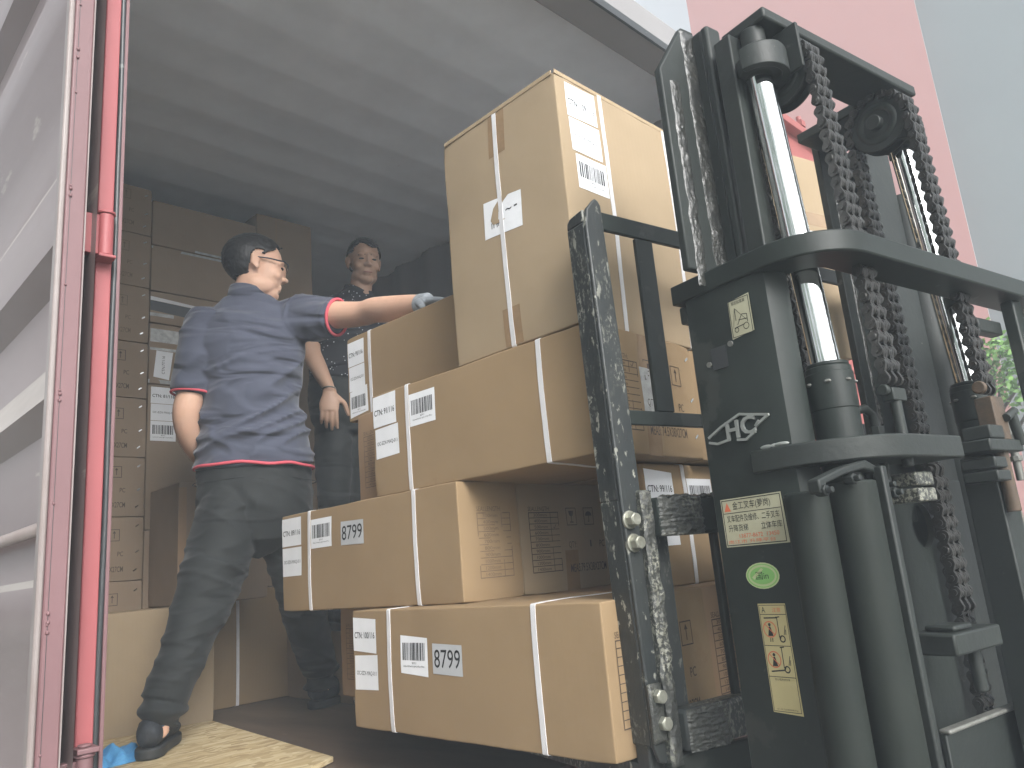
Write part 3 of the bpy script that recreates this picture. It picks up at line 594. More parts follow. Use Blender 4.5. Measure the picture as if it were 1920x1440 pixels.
# layer 4
c = Carton('carton labelled CTN 95/116 on which the gloved hand rests', (1.322, 1.385, z4), (.36, .628, .268), .055, group=G1, seed=14)
c.ctn('L', .006, .252, '95', wd=.085, ht=.078); c.oc('L', .008, .172, wd=.083, ht=.078); c.bar('L', .010, .092, wd=.090, ht=.082, tilt=-.010); c.strap(.118)
c = C109 = Carton('tallest carton labelled CTN 109/116 on top of the fork load', (1.178, .962, z4+.003), (.635, .395, .592), 0, card_lit, group=G1, seed=15, bulge=.005)  # lighter cardboard colour stands in for brighter light on the top carton
c.ctn('F', .032, .577, '109', wd=.104, ht=.084, tilt=-.004); c.oc('F', .034, .490, wd=.104, ht=.083, tilt=-.001); c.bar('F', .042, .400, wd=.104, ht=.083, tilt=-.001)
c.strap(.155, 'x'); c.strap(.414, 'x'); c.strap(.196, 'y')
c.tape('L', .170, .475, .226, .585, skew=.004); c.tape('L', .172, .004, .228, .092)
f = Flat(); f.quad([(.136, .278), (.262, .268), (.265, .356), (.139, .371)])
f.add([(.160, .318), (.172, .345), (.20, .366), (.232, .365), (.205, .350), (.188, .330), (.186, .312), (.21, .305), (.185, .303), (.168, .305)], [(0, 1, 2, 3, 4, 5, 6, 7, 8, 9)], 2, 1)
for q in [((.163, .296), (.163, .31)), ((.163, .31), (.178, .308)), ((.170, .296), (.170, .31)), ((.181, .294), (.181, .309)), ((.186, .309), (.186, .296)), ((.178, .303), (.19, .302))]: f.line(*q, .0022)
f.text('~', .212, .322, .232, .328, 1); f.text('-', .24, .323, .25, .327, 1)
f.build('torn_paper_sheet', [paper, ink, card_lit], c.S('L'), c.o)
fp = MB()    # raised flap edges along the top
for a0, a1, y, dz in ((-.3175, .3175, -.197, .004), ):
    fp.box(-.3165, .3165, -.1985, -.1955, .586, .597)
fp.box(-.3195, -.3165, -.19, .19, .586, .597)
fp.build('top_flap', card_lit, c.o, bevel=.001)
c = Carton('tall carton turned askew at the right end of the fork load, glimpsed between the cylinders', (1.862, .856, z4), (.272, .37, .60), -.27, card_lit, group=G1, seed=16)
c.tape('F', 0.0, .385, .272, .425); c.tape('F', 0, .355, .272, .367, m=strap_m)

# ================================================================= cartons already inside
G2 = 'cartons stacked inside the container'; base = FLOOR+.002
def mk(label, corner, dims, m=card3, **k): return Carton(label, corner, dims, k.pop('rot', 0), m, group=G2, **k)
c = mk('big plain carton on the floor beside the shoe', (.50, 2.965, base), (.765, .42, .41), card_lit, rot=-.035, seed=21); 
c.tape('F', .62, 0, .635, .12, m=strap_m)
c = mk('lower strapped carton between the legs of the polo-shirt man', (1.33, 3.175, base), (.46, .5, .452), card, rot=.03, seed=22); c.strap(.135, 'x')
c = mk('carton on the strapped one, in the gap between the man\'s legs', (1.30, 3.20, base+.456), (.46, .5, .25), card3, seed=23)
c = mk('narrow upright carton with a dark left side, standing on the big plain one', (1.150, 3.0, base+.414), (.36, .30, .46), card3, seed=24); c.tape('F', .0, .1, .03, .44, m=card2)
zs = [base, -.175, .071, .322, .563, .812, 1.055, 1.305, 1.55]; top = 1.775
ords = ['lowest', 'second', 'third', 'fourth', 'fifth', 'sixth', 'seventh', 'eighth', 'ninth']
for i, z in enumerate(zs):
    h = (zs[i+1] if i+1 < len(zs) else top)-z-.002
    c = mk(f'{ords[i]} carton from the floor in the printed column next to the red post', (.735, 3.30, z), (.392, .75, h), seed=30+i)
    c.print_end('F', da=0, icons=('glass', 'arrow'), ia=(.172, .262), tick=-1, faint=i > 5, meas='MEAS:79.5X38X27CM' if h > .2 else None, db=-.008)
    c.staples('F', [(.366, h-.035), (.368, h*.45), (.362, .04)])
    if i in (1, ): c.tape('F', .22, .003, .37, .012, m=silver_tape)
B_ = [(base, .72, 'lowest plain carton'), (.267, .613, 'tall carton with three white labels'), (.882, .27, 'carton with crossed silver tape'), (1.154, .146, 'flat carton with a dark open flap'), (1.302, .214, 'plain carton with a pale strap'), (1.518, .215, 'topmost plain carton')]
for i, (z, h, nm) in enumerate(B_):
    c = mk(nm+' in the column left of the polo shirt', (1.131, 3.302, z), (.489, .6, h-.002), seed=50+i)
    if i == 1: c.ctn('F', .012, h-.012, '81', wd=.104, ht=.072); c.oc('F', .013, h-.086, wd=.104, ht=.072); c.bar('F', .013, h-.160, wd=.104, ht=.085)
    if i == 2:
        c.tape('F', .004, .185, .13, .245, m=silver_tape); c.tape('F', .004, .148, .17, .16, m=silver_tape)
        f = Flat(); f.quad([(.02, .03), (.085, .02), (.10, .145), (.03, .147)]); vs_, fs_ = text2d('CTN:77/116'); f.add([(.066-y*.012, .045+x*.08) for x, y in vs_], fs_, 1, 1); f.build('number_label', [paper, ink], c.S('F'), c.o)
        f = Flat(); f.quad([(.105, .02), (.17, .02), (.17, .14), (.11, .145)]); f.build('order_label', [paper], c.S('F'), c.o); c.tape('F', 0, .002, .17, .018, m=silver_tape)
    if i == 3:
        c.tape('F', .0, .03, .10, .045, m=silver_tape); f = Flat(); f.add([(.0, .055), (.30, .03), (.26, .085), (.0, .10)], [(0, 1, 2, 3)], 0); f.build('flap_gap', [rubber], c.S('F'), c.o, off=.004)
        f = Flat(); f.quad([(0, .10), (.22, .088), (.22, .100), (0, .118)]); f.build('flap', [strap_m], c.S('F'), c.o, off=.005)
    if i == 4: c.tape('F', .0, .198, .485, .209, m=silver_tape)
    if i == 5: c.tape('F', .19, .0, .5, .010, m=silver_tape)
D_ = [(base, .58), (.128, .44), (.57, .62), (1.192, .615)]
for i, (z, h) in enumerate(D_):
    c = mk(['lowest carton behind the dark trousers', 'second carton up behind the dark trousers', 'third carton up, behind the reaching shoulder', 'highest carton, above the head of the man in the polo shirt'][i], (1.624, 3.304, z), (.30, .6, h-.002), seed=60+i)
    if i == 3: c.tape('F', .10, .40, .104, .6, m=card2)
for k in range(2):
    for i in range(7):
        mk(f'{ords[i]} carton from the floor in the {"left" if k == 0 else "right"} dark column at the back', (1.93+k*.395, 4.7, base+i*.272), (.39, .75, .268), card3, seed=70+i+10*k)
mk('carton on which the man in the dotted shirt stands', (1.675, 2.66, base), (.50, .50, .268), card3, seed=95)

# ================================================================= forklift (numbers in its own frame: x = across, y = along the forks)
TH = R_(-9.6)
FK = thing('forklift', 'black forklift mast with chrome lift cylinders, raised carriage and load on its forks', 'forklift', (1.4, .8, -1.62), TH)
def fp_(mb, name, m, parent=FK, **k): return mb.build(name, m, parent, **k)
# outer mast near upright
m = MB(); m.prism([(1.04, .900), (1.04, .765), (1.052, .735), (1.075, .722), (1.098, .722), (1.098, .745), (1.066, .75), (1.062, .885), (1.10, .885), (1.10, .90)], 2, -1.55, .455)
UP = fp_(m, 'outer_mast_upright', blk, bevel=.003)
# pocket and holes on its side
m = MB(); m.box(1.0385, 1.0395, .823, .856, .300, .338); m.build('access_slot', rubber, UP)
for (y, z) in ((.863, .312), (.812, .336)): m = MB(); m.cyl((1.0402, y, z), (1.0365, y, z), .005, 14); m.build('screw', rag_m, UP)
def SP(y0, z0):   # sticker surface on the near side plate: a runs away from the fork side, b up
    return lambda a, b, off: V((1.0395-off, y0-a, z0+b))
f = Flat(); f.quad([(0, 0), (.046, .004), (.046, .070), (.001, .066)]); f.frame(.002, .002, .044, .067, .0012)
f.line((.008, .018), (.030, .020), .0015); f.ring((.012, .014), .0045, .0012); f.ring((.032, .016), .006, .0012); f.line((.013, .030), (.013, .052), .0012); f.line((.013, .052), (.006, .018), .0008)
f.line((.013, .052), (.034, .026), .0008); f.line((.015, .022), (.026, .038), .0012); f.line((.026, .038), (.036, .036), .0012); f.line((.036, .036), (.036, .022), .0012); f.line((.018, .03), (.036, .028), .0012)
f.text('额定起重量', .008, .058, .036, .064, 1); f.build('rating_sticker', [plate_y, ink], SP(.806, .341), UP)
f = Flat(); f.quad([(0, 0), (.125, 0), (.122, .079), (.0, .079)]); f.frame(.002, .002, .120, .077, .0014); f.rect(.004, .0545, .118, .0555, 1, 1)
f.text('金工叉车(萝岗)', .024, .058, .100, .073, 1); f.add([(.006, .058), (.020, .058), (.013, .073)], [(0, 1, 2)], 2, 1)
f.text('叉车配件及维修、二手叉车', .009, .040, .114, .0515, 1); f.text('升降货梯', .010, .0245, .050, .036, 1); f.text('立体车库', .076, .0245, .116, .036, 1); f.text('13877-8672  13450', .030, .0135, .108, .020, 2)
f.text('南江市 升降平台', .006, .005, .10, .011, 2); f.build('dealer_plate', [plate_y, ink, redink], SP(.883, .000), UP)
f = Flat(); f.disc((0, 0), .0325, 0, 0, .0205); f.ring((0, 0), .030, .0025, 1, 1, .0185); f.disc((0, 0), .024, 1, 1, .0135); f.text('国in', -.012, -.006, .012, .006, 2, 2)
f.add([(-.020, -.002), (.0, .012), (.004, .010), (-.016, -.006)], [(0, 1, 2, 3)], 0, 2); f.build('inspection_sticker', [greenl, green_s, ink], SP(.820, -.048), UP)
f = Flat(); f.quad([(0, 0), (.054, -.002), (.052, .162), (.0, .162)]); f.frame(.0015, .0015, .0515, .1600, .0009); f.rect(.002, .145, .0505, .146, 1, 1); f.rect(.002, .098, .0505, .099, 1, 1); f.rect(.002, .052, .0505, .053, 1, 1)
f.text('A', .006, .148, .013, .157, 1); f.text('注意', .026, .149, .042, .156, 2)
for y in (.103, .058):
    f.ring((.017, y+.020), .0125, .0016, 2, 2); f.line((.009, y+.028), (.025, y+.012), .0014, 2, 2); f.disc((.017, y+.027), .0025); f.add([(.012, y+.010), (.022, y+.010), (.0185, y+.024), (.0155, y+.024)], [(0, 1, 2, 3)], 1, 1)
    f.rect(.032, y+.008, .0335, y+.038, 1, 1); f.line((.030, y+.038), (.038, y+.039), .0016); f.line((.042, y+.012), (.046, y+.026), .0012); f.line((.045, y+.012), (.046, y+.020), .0012); f.line((.034, y+.006), (.036, y+.010), .002)
    f.ring((.038, y+.006), .0055, .0020)
f.line((.008, .060), (.034, .063), .002); f.line((.008, .140), (.032, .1405), .002); f.line((.015, .104), (.016, .110), .0015); f.line((.019, .104), (.0195, .110), .0015)
f.text('扫小程序修叉车', .012, .047, .040, .0505, 1); f.text('扫一扫 叉车维修保养平台', .008, .004, .046, .0065, 1)
f.build('warning_sticker', [plate_y2, ink, redink], SP(.838, -.253), UP)
# raised crest: two chevrons around the letters
f = Flat()
def bar_(p, q, t_=.0040): f.line(p, q, t_, 0, 0)
bar_((.000, .016), (.030, .030)); bar_((.030, .030), (.072, .044)); bar_((.072, .044), (.085, .041)); bar_((.085, .041), (.128, .032)); bar_((.128, .032), (.100, .018)); bar_((.100, .018), (.108, .026))
bar_((.0, .008), (.018, .003)); bar_((.018, .003), (.045, .006)); bar_((.060, .003), (.078, .0)); bar_((.078, .0), (.098, .010))
f.text('H', .040, .006, .066, .036, 0, 0, bold=.02); f.text('C', .071, .008, .100, .038, 0, 0, bold=.02)
cr_ = f.build('maker_crest', [emblem_m], SP(.886, .170), UP, off=.003); md = cr_.modifiers.new('s', 'SOLIDIFY'); md.thickness = .004; md.offset = 0
# dirt streak / torn tape on the plate top
# inner mast near upright
m = MB(); m.prism([(.998, .4785), (1.110, .4785), (1.110, .995), (1.075, .995), (.998, .880)], 1, .842, .858)
IU = fp_(m, 'inner_mast_upright', blk2, bevel=.003)
m = MB(); m.box(1.066, 1.11, .80, .858, -.8, .44); m.build('lower_web', blk2, IU, bevel=.003)
m = MB(); m.box(1.106, 1.128, .820, .870, .2, .988); m.box(1.098, 1.138, .800, .8195, .2, .982); m.build('roller_flange', blk2, IU, bevel=.006)
m = MB(); m.box(1.088, 1.125, .748, .785, -.8, .921); m.build('rear_flange', blk2, IU, bevel=.003)
def blob_strip(name, x0, x1, y, z0, z1, th, m_, par, n=40, seed=0, axis='y'):
    """lumpy grease lying on a face that looks towards the driver"""
    mb = MB(); nx, nz = max(10, int((x1-x0)/.004)), n; vs = []
    for j in range(nz+1):
        for i in range(nx+1):
            a_, b_ = i/nx, j/nz; e_ = (sin(pi*a_)**.5)*(.4+.6*abs(noise.noise(V((b_*9+seed, a_*2, 1)))*2)); k_ = abs(noise.noise(V((a_*9+seed, b_*(z1-z0)*90, 3))))
            d_ = th*e_*(.35+1.3*k_) if 0 < i < nx else -.001
            xx = x0+(x1-x0)*a_+.006*noise.noise(V((b_*14, seed, 0))); zz = z0+(z1-z0)*b_
            vs.append((xx, y-d_, zz) if axis == 'y' else (y-d_, xx, zz))
    fs = [(j*(nx+1)+i, j*(nx+1)+i+1, (j+1)*(nx+1)+i+1, (j+1)*(nx+1)+i) for j in range(nz) for i in range(nx)]
    mb.add(vs, fs); return mb.build(name, m_, par, smooth=True)
blob_strip('grease', 1.068, 1.108, .842, .47, .985, .005, grease, IU, 130, 1); blob_strip('grease', 1.018, 1.046, .842, .45, .86, .005, grease, IU, 110, 4)
blob_strip('grease', 1.104, 1.124, .820, .46, .98, .004, grease, IU, 130, 9)
# far inner upright (channel) and far outer upright
m = MB(); m.prism([(1.628, .945), (1.628, .928), (1.775, .928), (1.775, .866), (1.690, .866), (1.690, .848), (1.795, .848), (1.795, .945)], 2, -1.4, .945); FU = fp_(m, 'inner_mast_upright', blk2, bevel=.002)
blob_strip('grease', 1.660, 1.675, .928, .2, .98, .004, grease, FU, 130, 21)
m = MB(); m.cyl((1.842, .868, -1.55), (1.842, .868, .80), .045, 24); m.box(1.80, 1.90, .885, .93, -1.55, .46); fp_(m, 'outer_mast_upright', blk2, smooth=False)
# top crossbeam
m = MB(); m.box(1.111, 1.633, .685, .782, .922, .945); BM = fp_(m, 'top_crossbeam', blk2, bevel=.004)
m = MB(); m.box(1.55, 1.70, .782, .93, .915, .938); m.build('crossbeam_foot', blk2, BM, bevel=.003)
# sheave brackets, sheaves
def sheave(v, u, z, r=.061):
    m = MB(); m.cyl((v-.017, u, z), (v-.012, u, z), r, 48); m.cyl((v-.012, u, z), (v+.012, u, z), r-.011, 48); m.cyl((v+.012, u, z), (v+.017, u, z), r, 48)
    S_ = m.build('sheave', blk2, FK, bevel=.0015)
    m = MB(); n_ = 48; vs = []
    for rr, dx in ((.030, -.0185), (.045, -.0185), (.045, -.0165), (.030, -.0165)):
        vs += [(v+dx, u+rr*cos(2*pi*i/n_), z+rr*sin(2*pi*i/n_)) for i in range(n_)]
    m.add(vs, [(k*n_+i, k*n_+(i+1) % n_, ((k+1) % 4)*n_+(i+1) % n_, ((k+1) % 4)*n_+i) for k in range(4) for i in range(n_)]); m.build('hub_ring', blk, S_, smooth=True)
    m = MB(); m.cyl((v-.032, u, z), (v+.03, u, z), .016, 24); m.build('axle', blk2, S_, bevel=.002); return S_
SH = [(1.205, .728, .850), (1.552, .735, .853)]
for s_ in SH: sheave(*s_)
for x0_, x1_, y0_, y1_, z0_ in ((1.172, 1.180, .665, .715, .83), (1.232, 1.238, .715, .76, .86), (1.578, 1.586, .72, .76, .86)):
    m = MB(); m.box(x0_, x1_, y0_, y1_, z0_, .921); fp_(m, 'sheave_bracket', blk2, bevel=.002)
# hooded clamp round the top of each rod, hanging from the crossbeam
for v, z0_ in ((1.128, .818), (1.597, .800)):
    u = .726; n_ = 28; m = MB(); vs = []
    for k in range(n_+1):
        a = pi*.98-k*(pi*1.30)/n_          # arc open to the far side
        for ro in (.038, .051): vs.append((v+ro*cos(a)*1.1, u-ro*sin(a), 0))
    top = lambda a_: 0
    V0 = []
    for k in range(n_+1):
        hh = .052-.022*abs(k/n_-.35)
        for q in (0, 1): V0.append((vs[2*k+q][0], vs[2*k+q][1], z0_+.004))
        for q in (0, 1): V0.append((vs[2*k+q][0], vs[2*k+q][1], z0_+hh+(.010 if q == 0 else 0)))
    fs = []
    for k in range(n_):
        a_, b_ = 4*k, 4*k+4; fs += [(a_, b_, b_+1, a_+1), (a_+1, b_+1, b_+3, a_+3), (a_+3, b_+3, b_+2, a_+2), (a_+2, b_+2, b_, a_)]
    fs += [(0, 1, 3, 2), (4*n_, 4*n_+2, 4*n_+3, 4*n_+1)]
    m.add(V0, fs); m.cyl((v, u, z0_+.030), (v, u, .921), .022, 24); m.cyl((v, u, z0_+.012), (v, u, z0_+.040), .040, 28); m.build('rod_clamp', blk2, FK, bevel=.0015)
# lift cylinders
for i, v in enumerate((1.139, 1.620)):
    u = .706; m = MB(); m.cyl((v, u, -1.5), (v, u, .272), .0365, 40); m.cyl((v, u, .272), (v, u, .279), .034, 40); m.cyl((v, u, .20), (v, u, .262), .0378, 40); LC = m.build('lift_cylinder', blk, FK, bevel=.002)
    m = MB(); m.cyl((v, u, .26), (v-(.011 if i == 0 else .022), u+.021, .828), .0232, 64); ro = m.build('chrome_rod', chrome, LC)
    m = MB(); m.tube([(v+.036, u-.010, .20), (v+.056, u-.018, .203), (v+.068, u-.022, .192), (v+.070, u-.024, .160), (v+.070, u-.024, .08)], .0075, 12); m.cyl((v+.070, u-.024, .150), (v+.070, u-.024, .172), .012, 6); m.cyl((v+.070, u-.024, .118), (v+.070, u-.024, .128), .0125, 8)
    m.build('hose_elbow', rag_m if i else blk2, LC, smooth=False, bevel=.001)
    m = MB(); 
    for k in range(26):
        a_ = k*.9; zz = .245+.02*noise.noise(V((k, i, 0))); m.ell((v+.0375*cos(a_), u+.0375*sin(a_), zz), (.005, .005, .003), n=8, m=5)
    m.build('flaked_paint', rag_m, LC)
# chains
def chain(path, v, name='lift_chain', pitch=.0235, w_=.044, seed=0, parent=FK):
    """leaf chain following a polyline of (u, z) at a fixed v"""
    P = [V(p) for p in path]; L = [0]
    for i in range(1, len(P)): L.append(L[-1]+(P[i]-P[i-1]).length)
    def at(s_):
        for i in range(1, len(P)):
            if s_ <= L[i] or i == len(P)-1:
                k_ = (s_-L[i-1])/max(1e-6, L[i]-L[i-1]); return P[i-1].lerp(P[i], k_), (P[i]-P[i-1]).normalized()
    m = MB(); n = int(L[-1]/pitch); r = .0102; r_ = random.Random(seed)
    for i in range(n):
        a, _ = at(i*pitch); b, _ = at((i+1)*pitch); d = (b-a).normalized(); q = V((-d.y, d.x)); out = []
        for k in range(9): th = pi/2+pi*k/8; out.append(a+d*cos(th)*r+q*sin(th)*r)
        out.append((a+b)/2-q*r*.52)
        for k in range(9): th = -pi/2+pi*k/8; out.append(b+d*cos(th)*r+q*sin(th)*r)
        out.append((a+b)/2+q*r*.52)
        poly = [(p.x, p.y) for p in out]
        lay = ((-.5, -.36), (-.08, .08), (.36, .5)) if i % 2 else ((-.35, -.22), (-.20, -.09), (.09, .20), (.22, .35))
        for x0_, x1_ in lay: m.prism(poly, 0, v+x0_*w_, v+x1_*w_)
        m.cyl((v-w_*.56, a.x, a.y), (v+w_*.56, a.x, a.y), .0052, 12)
        if r_.random() < .35: m.ell((v-w_*.45, a.x, a.y), (.006, .008, .008), n=8, m=5)
    return m.build(name, chain_m, parent)
def over(u, z, zb1, zb2, r=.064, drift=0):
    pts = [(u+r-.03, zb1)]+[(u+r*cos(a), z+r*sin(a)) for a in [pi*k/14 for k in range(15)]]+[(u-r-drift, zb2)]
    return pts
chain(over(.728, .850, -.55, .225, drift=.024), 1.205, seed=1); chain(over(.735, .853, -.55, .235, drift=.021), 1.552, seed=2)
# chain anchors
m = MB(); m.cyl((1.205, .640, .225), (1.205, .640, .10), .009, 12); m.box(1.185, 1.225, .630, .650, .205, .226); m.cyl((1.182, .640, .222), (1.172, .640, .222), .0095, 16); fp_(m, 'chain_anchor', blk2, bevel=.002)
m = MB(); m.box(1.530, 1.578, .635, .666, .150, .232); m.cyl((1.530, .648, .25), (1.518, .648, .25), .012, 16); m.cyl((1.55, .648, .16), (1.55, .648, .02), .012, 12); fp_(m, 'chain_anchor', mat('rusty_steel', (.10, .065, .04), .7, n_col=(.05, .04, .03), n_scale=40, bump=.4, b_scale=60), bevel=.002)
# bent cross members
def bent(name, z0, z1, outer, width, m_, par=FK):
    """flat bar following a horizontal polyline with thickness inward"""
    P = [V(p) for p in outer]; inn = []
    for i, p in enumerate(P):
        d = (P[min(i+1, len(P)-1)]-P[max(0, i-1)]).normalized(); inn.append(p+V((-d.y, d.x))*width)
    vs = [(p.x, p.y, z) for z in (z0, z1) for p in P]+[(p.x, p.y, z) for z in (z0, z1) for p in inn]; n = len(P); fs = []
    for i in range(n-1):
        fs += [(i, i+1, n+i+1, n+i), (2*n+i, 3*n+i, 3*n+i+1, 2*n+i+1), (i, 2*n+i, 2*n+i+1, i+1), (n+i, n+i+1, 3*n+i+1, 3*n+i)]
    fs += [(0, n, 3*n, 2*n), (n-1, 3*n-1, 4*n-1, 2*n-1)]
    mb = MB(); mb.add(vs, fs); return mb.build(name, m_, par, bevel=.003)
def arc2(c, r, a0, a1, n=12): return [(c[0]+r*cos(a0+(a1-a0)*k/n), c[1]+r*sin(a0+(a1-a0)*k/n)) for k in range(n+1)]
r = .115
bent('upper_cross_member', .440, .477, [(1.034, .925)]+arc2((1.034+r, .606+r), r, pi, pi*1.5, 14)+[(1.75, .606)]+[(2.25, .606)], .075, blk)
m = MB(); m.box(1.05, 1.075, .90, .925, .405, .439); fp_(m, 'cross_member_gusset', blk, bevel=.004)
r = .16
bent('lower_cross_member', .112, .148, [(1.028, .800)]+arc2((1.028+r, .612+r), r, pi, pi*1.5, 14)+[(1.335, .612)], .085, blk2)
m = MB(); 
for k in range(30): m.ell((1.24+.08*random.random(), .66+.05*random.random(), .149), (.008, .008, .004+.003*random.random()), n=8, m=5)
fp_(m, 'rubble_dust', mat('dust', (.22, .22, .19), .9, bump=.5, b_scale=80))
m = MB(); m.ell((1.045, .775, .152), (.006, .022, .006)); m.ell((1.045, .75, .152), (.005, .015, .004)); m.build('torn_strip', emblem_m, FK)
# posts and tie on the right under the upper member
m = MB(); m.box(1.700, 1.738, .625, .65, -1.2, .439); m.box(1.74, 1.80, .605, .612, -.3, .436); fp_(m, 'guard_post', blk, bevel=.004)
m = MB(); m.box(1.60, 1.70, .655, .68, .372, .40); fp_(m, 'guard_tie', blk2, bevel=.003)
# clamps, plates and hydraulic cylinders low on the mast
m = MB(); m.prism([(.962, .062), (.962, .082), (1.03, .100), (1.090, .110), (1.118, .100), (1.126, .080), (1.127, .045), (1.117, .045), (1.114, .078), (1.104, .092), (1.08, .096), (1.03, .088), (.98, .076), (.98, .062)], 1, .640, .660); fp_(m, 'clamp_plate', blk2, bevel=.003)
for (x, z) in ((.972, .066), (1.045, .082), (1.133, .072), (1.150, .060)):
    m = MB(); m.cyl((x, .652, z), (x, .636, z), .0085, 6); m.cyl((x, .640, z), (x, .627, z), .0045, 10); m.build('clamp_bolt', blk2, FK, bevel=.001)
for q in ((1.082, .668, .036, .080), (1.014, .700, .032, .070)):
    m = MB(); m.cyl((q[0], q[1], -1.4), (q[0], q[1], q[3]), q[2], 40); fp_(m, 'tilt_tube', tube_m, bevel=.003)
for q in ((1.106, 1.120, .628, .645), (1.128, 1.142, .655, .70)):
    m = MB(); m.box(*q, -1.2, .10); fp_(m, 'pipe_rail', blk2, bevel=.003)
# pocket plate with round hole (front of driver's side) and chain into it
Yp = .80; m = MB(); n_ = 28; cxh, czh, rh = 1.515, .010, .037
hole = [(cxh+rh*cos(2*pi*i/n_+pi/4), czh+rh*1.15*sin(2*pi*i/n_+pi/4)) for i in range(n_)]
bx0, bx1, bz0, bz1 = 1.30, 1.640, -1.0, .105; q_ = n_//4
def edge(i):
    a = 2*pi*i/n_+pi/4; c_, s_ = cos(a), sin(a); k_ = max(abs(c_), abs(s_)); c_, s_ = c_/k_, s_/k_
    return (cxh+(c_*(bx1-cxh) if c_ > 0 else c_*(cxh-bx0)), czh+(s_*(bz1-czh) if s_ > 0 else s_*(czh-bz0)))
outr = [edge(i) for i in range(n_)]
vs = [(p[0], y_, p[1]) for y_ in (Yp, Yp+.012) for p in hole+outr]
fs = []
for i in range(n_):
    j = (i+1) % n_; fs += [(i, j, n_+j, n_+i), (2*n_+i, 3*n_+i, 3*n_+j, 2*n_+j), (i, 2*n_+i, 2*n_+j, j)]
m.add(vs, fs); fp_(m, 'carriage_plate', blk2)
chain([(.700, .105), (.700, -.150)], 1.405, seed=5)
m = MB(); m.box(1.275, 1.43, .66, .74, -.196, -.162); m.box(1.30, 1.36, .67, .72, -.162, -.152); m.cyl((1.405, .70, -.2), (1.405, .70, -.27), .011, 12); CB = fp_(m, 'chain_anchor_block', blk2, bevel=.004)
for z in (.094, .068): m = MB(); m.box(1.24, 1.295, .65, .70, z-.022, z); m.build('shim_block', greased, FK, bevel=.003)
m = MB(); m.box(1.470, 1.60, .628, .70, .128, .150); m.box(1.485, 1.54, .63, .68, .151, .176); m.box(1.478, 1.525, .63, .69, .098, .118); m.box(1.478, 1.53, .63, .69, .075, .094); m.box(1.54, 1.60, .66, .72, -1.2, .127); fp_(m, 'cylinder_saddle', blk2, bevel=.003)
m = MB(); m.cyl((1.56, .63, .19), (1.60, .63, .205), .008, 10); m.cyl((1.585, .63, .20), (1.60, .63, .14), .009, 10); fp_(m, 'hose_fitting', blk2, bevel=.001)
# lower cowl plate with a bright top edge
pc = [(1.34, .752)]+[(1.60+.10*sin(a), .652+.10*cos(a)) for a in [pi/2*k/8 for k in range(9)]]+[(1.70, .5)]
bent('cowl_plate', -1.45, -.330, [(x, y) for x, y in pc][::-1], .012, blk2); bent('cowl_rim', -.3295, -.322, [(x, y) for x, y in pc][::-1], .020, rag_m)
# vertical rails behind, closing the lower mast
m = MB(); m.box(1.70, 1.76, .83, .86, -1.5, .1); fp_(m, 'mast_rail', blk2, bevel=.003)
m = MB(); m.box(1.10, 1.70, .905, .925, -.62, -.49); m.box(1.10, 1.70, .905, .925, .02, .10); fp_(m, 'carriage_bar', blk2, bevel=.003)
# carriage & load backrest
YB = 1.035
def poly_at(pts, y0, y1): m = MB(); m.prism(pts, 1, y0, y1); return m
m = poly_at([(.9655, -.318), (.975, -.342), (.995, -.350), (1.008, -.34), (1.002, .30), (.990, .685), (.984, .694), (.976, .698), (.968, .690), (.952, .672), (.9455, .64), (.954, .1)], YB, YB+.010)
for (z0_, x0_), (z1_, x1_) in (((-.318, .9655), (.1, .954)), ((.1, .954), (.645, .9455))):
    vs_ = [(x, y, z) for z, xx in ((z0_, x0_), (z1_, x1_)) for x, y in ((xx, YB+.009), (xx+.010, YB+.009), (xx+.010, YB+.060), (xx, YB+.060))]
    m.add(vs_, [(0, 1, 2, 3), (4, 5, 6, 7), (0, 1, 5, 4), (1, 2, 6, 5), (2, 3, 7, 6), (3, 0, 4, 7)])
m.prism([(YB+.009, .645), (YB+.060, .645), (YB+.058, .660), (YB+.048, .668), (YB+.009, .672)], 0, .9457, .9555)
# left flange follows the lean of the post
BR = fp_(m, 'backrest_post', worn, bevel=.003)
for p_ in BR.data.vertices:      # lean: foot stands 2 cm further out than the head
    pass
m = MB(); m.box(.990, 1.014, YB-.014, YB+.010, -.352, .115); m.box(.958, .989, YB-.010, YB-.001, -.31, -.215); m.build('bolted_strip', greased, BR, bevel=.004)
blob_strip('grease', .988, 1.016, YB-.014, -.35, .11, .008, greased, BR, 120, 31)
for (x, z) in ((.966, .063), (.970, .022), (.977, -.236), (.982, -.280)):
    m = MB(); m.cyl((x, YB, z), (x, YB-.005, z), .0165, 24); m.cyl((x, YB-.005, z), (x, YB-.020, z), .0125, 6); m.cyl((x, YB-.020, z), (x, YB-.022, z), .0105, 20); m.build('bolt', bolt_m, BR, bevel=.001)
m = MB(); m.box(.986, 2.05, YB+.002, YB+.012, .634, .672); m.box(.986, 2.05, YB+.012, YB+.040, .666, .672); fp_(m, 'backrest_top_rail', blk, bevel=.002)
m = MB(); m.box(1.0, 2.05, YB+.002, YB+.012, .240, .268); m.box(1.0, 2.05, YB+.012, YB+.035, .262, .268); fp_(m, 'backrest_middle_rail', blk, bevel=.002)
for x in (1.080, 1.42, 1.62, 1.9): m = MB(); m.box(x, x+.048, YB+.004, YB+.014, .269, .633); fp_(m, 'backrest_bar', blk, bevel=.002)
m = MB(); m.box(1.0145, 2.02, YB-.030, YB+.012, .030, .100); CU = fp_(m, 'carriage_upper_bar', blk, bevel=.006)
blob_strip('grease', 1.016, 1.13, YB-.030, .030, .100, .010, greased, CU, 60, 41)
m = MB()
for k in range(40): m.ell((1.03+.2*random.random(), YB-.03+.03*random.random(), .100), (.010, .007, .003+.004*random.random()), n=8, m=5)
m.build('grease_crust', grease, CU)
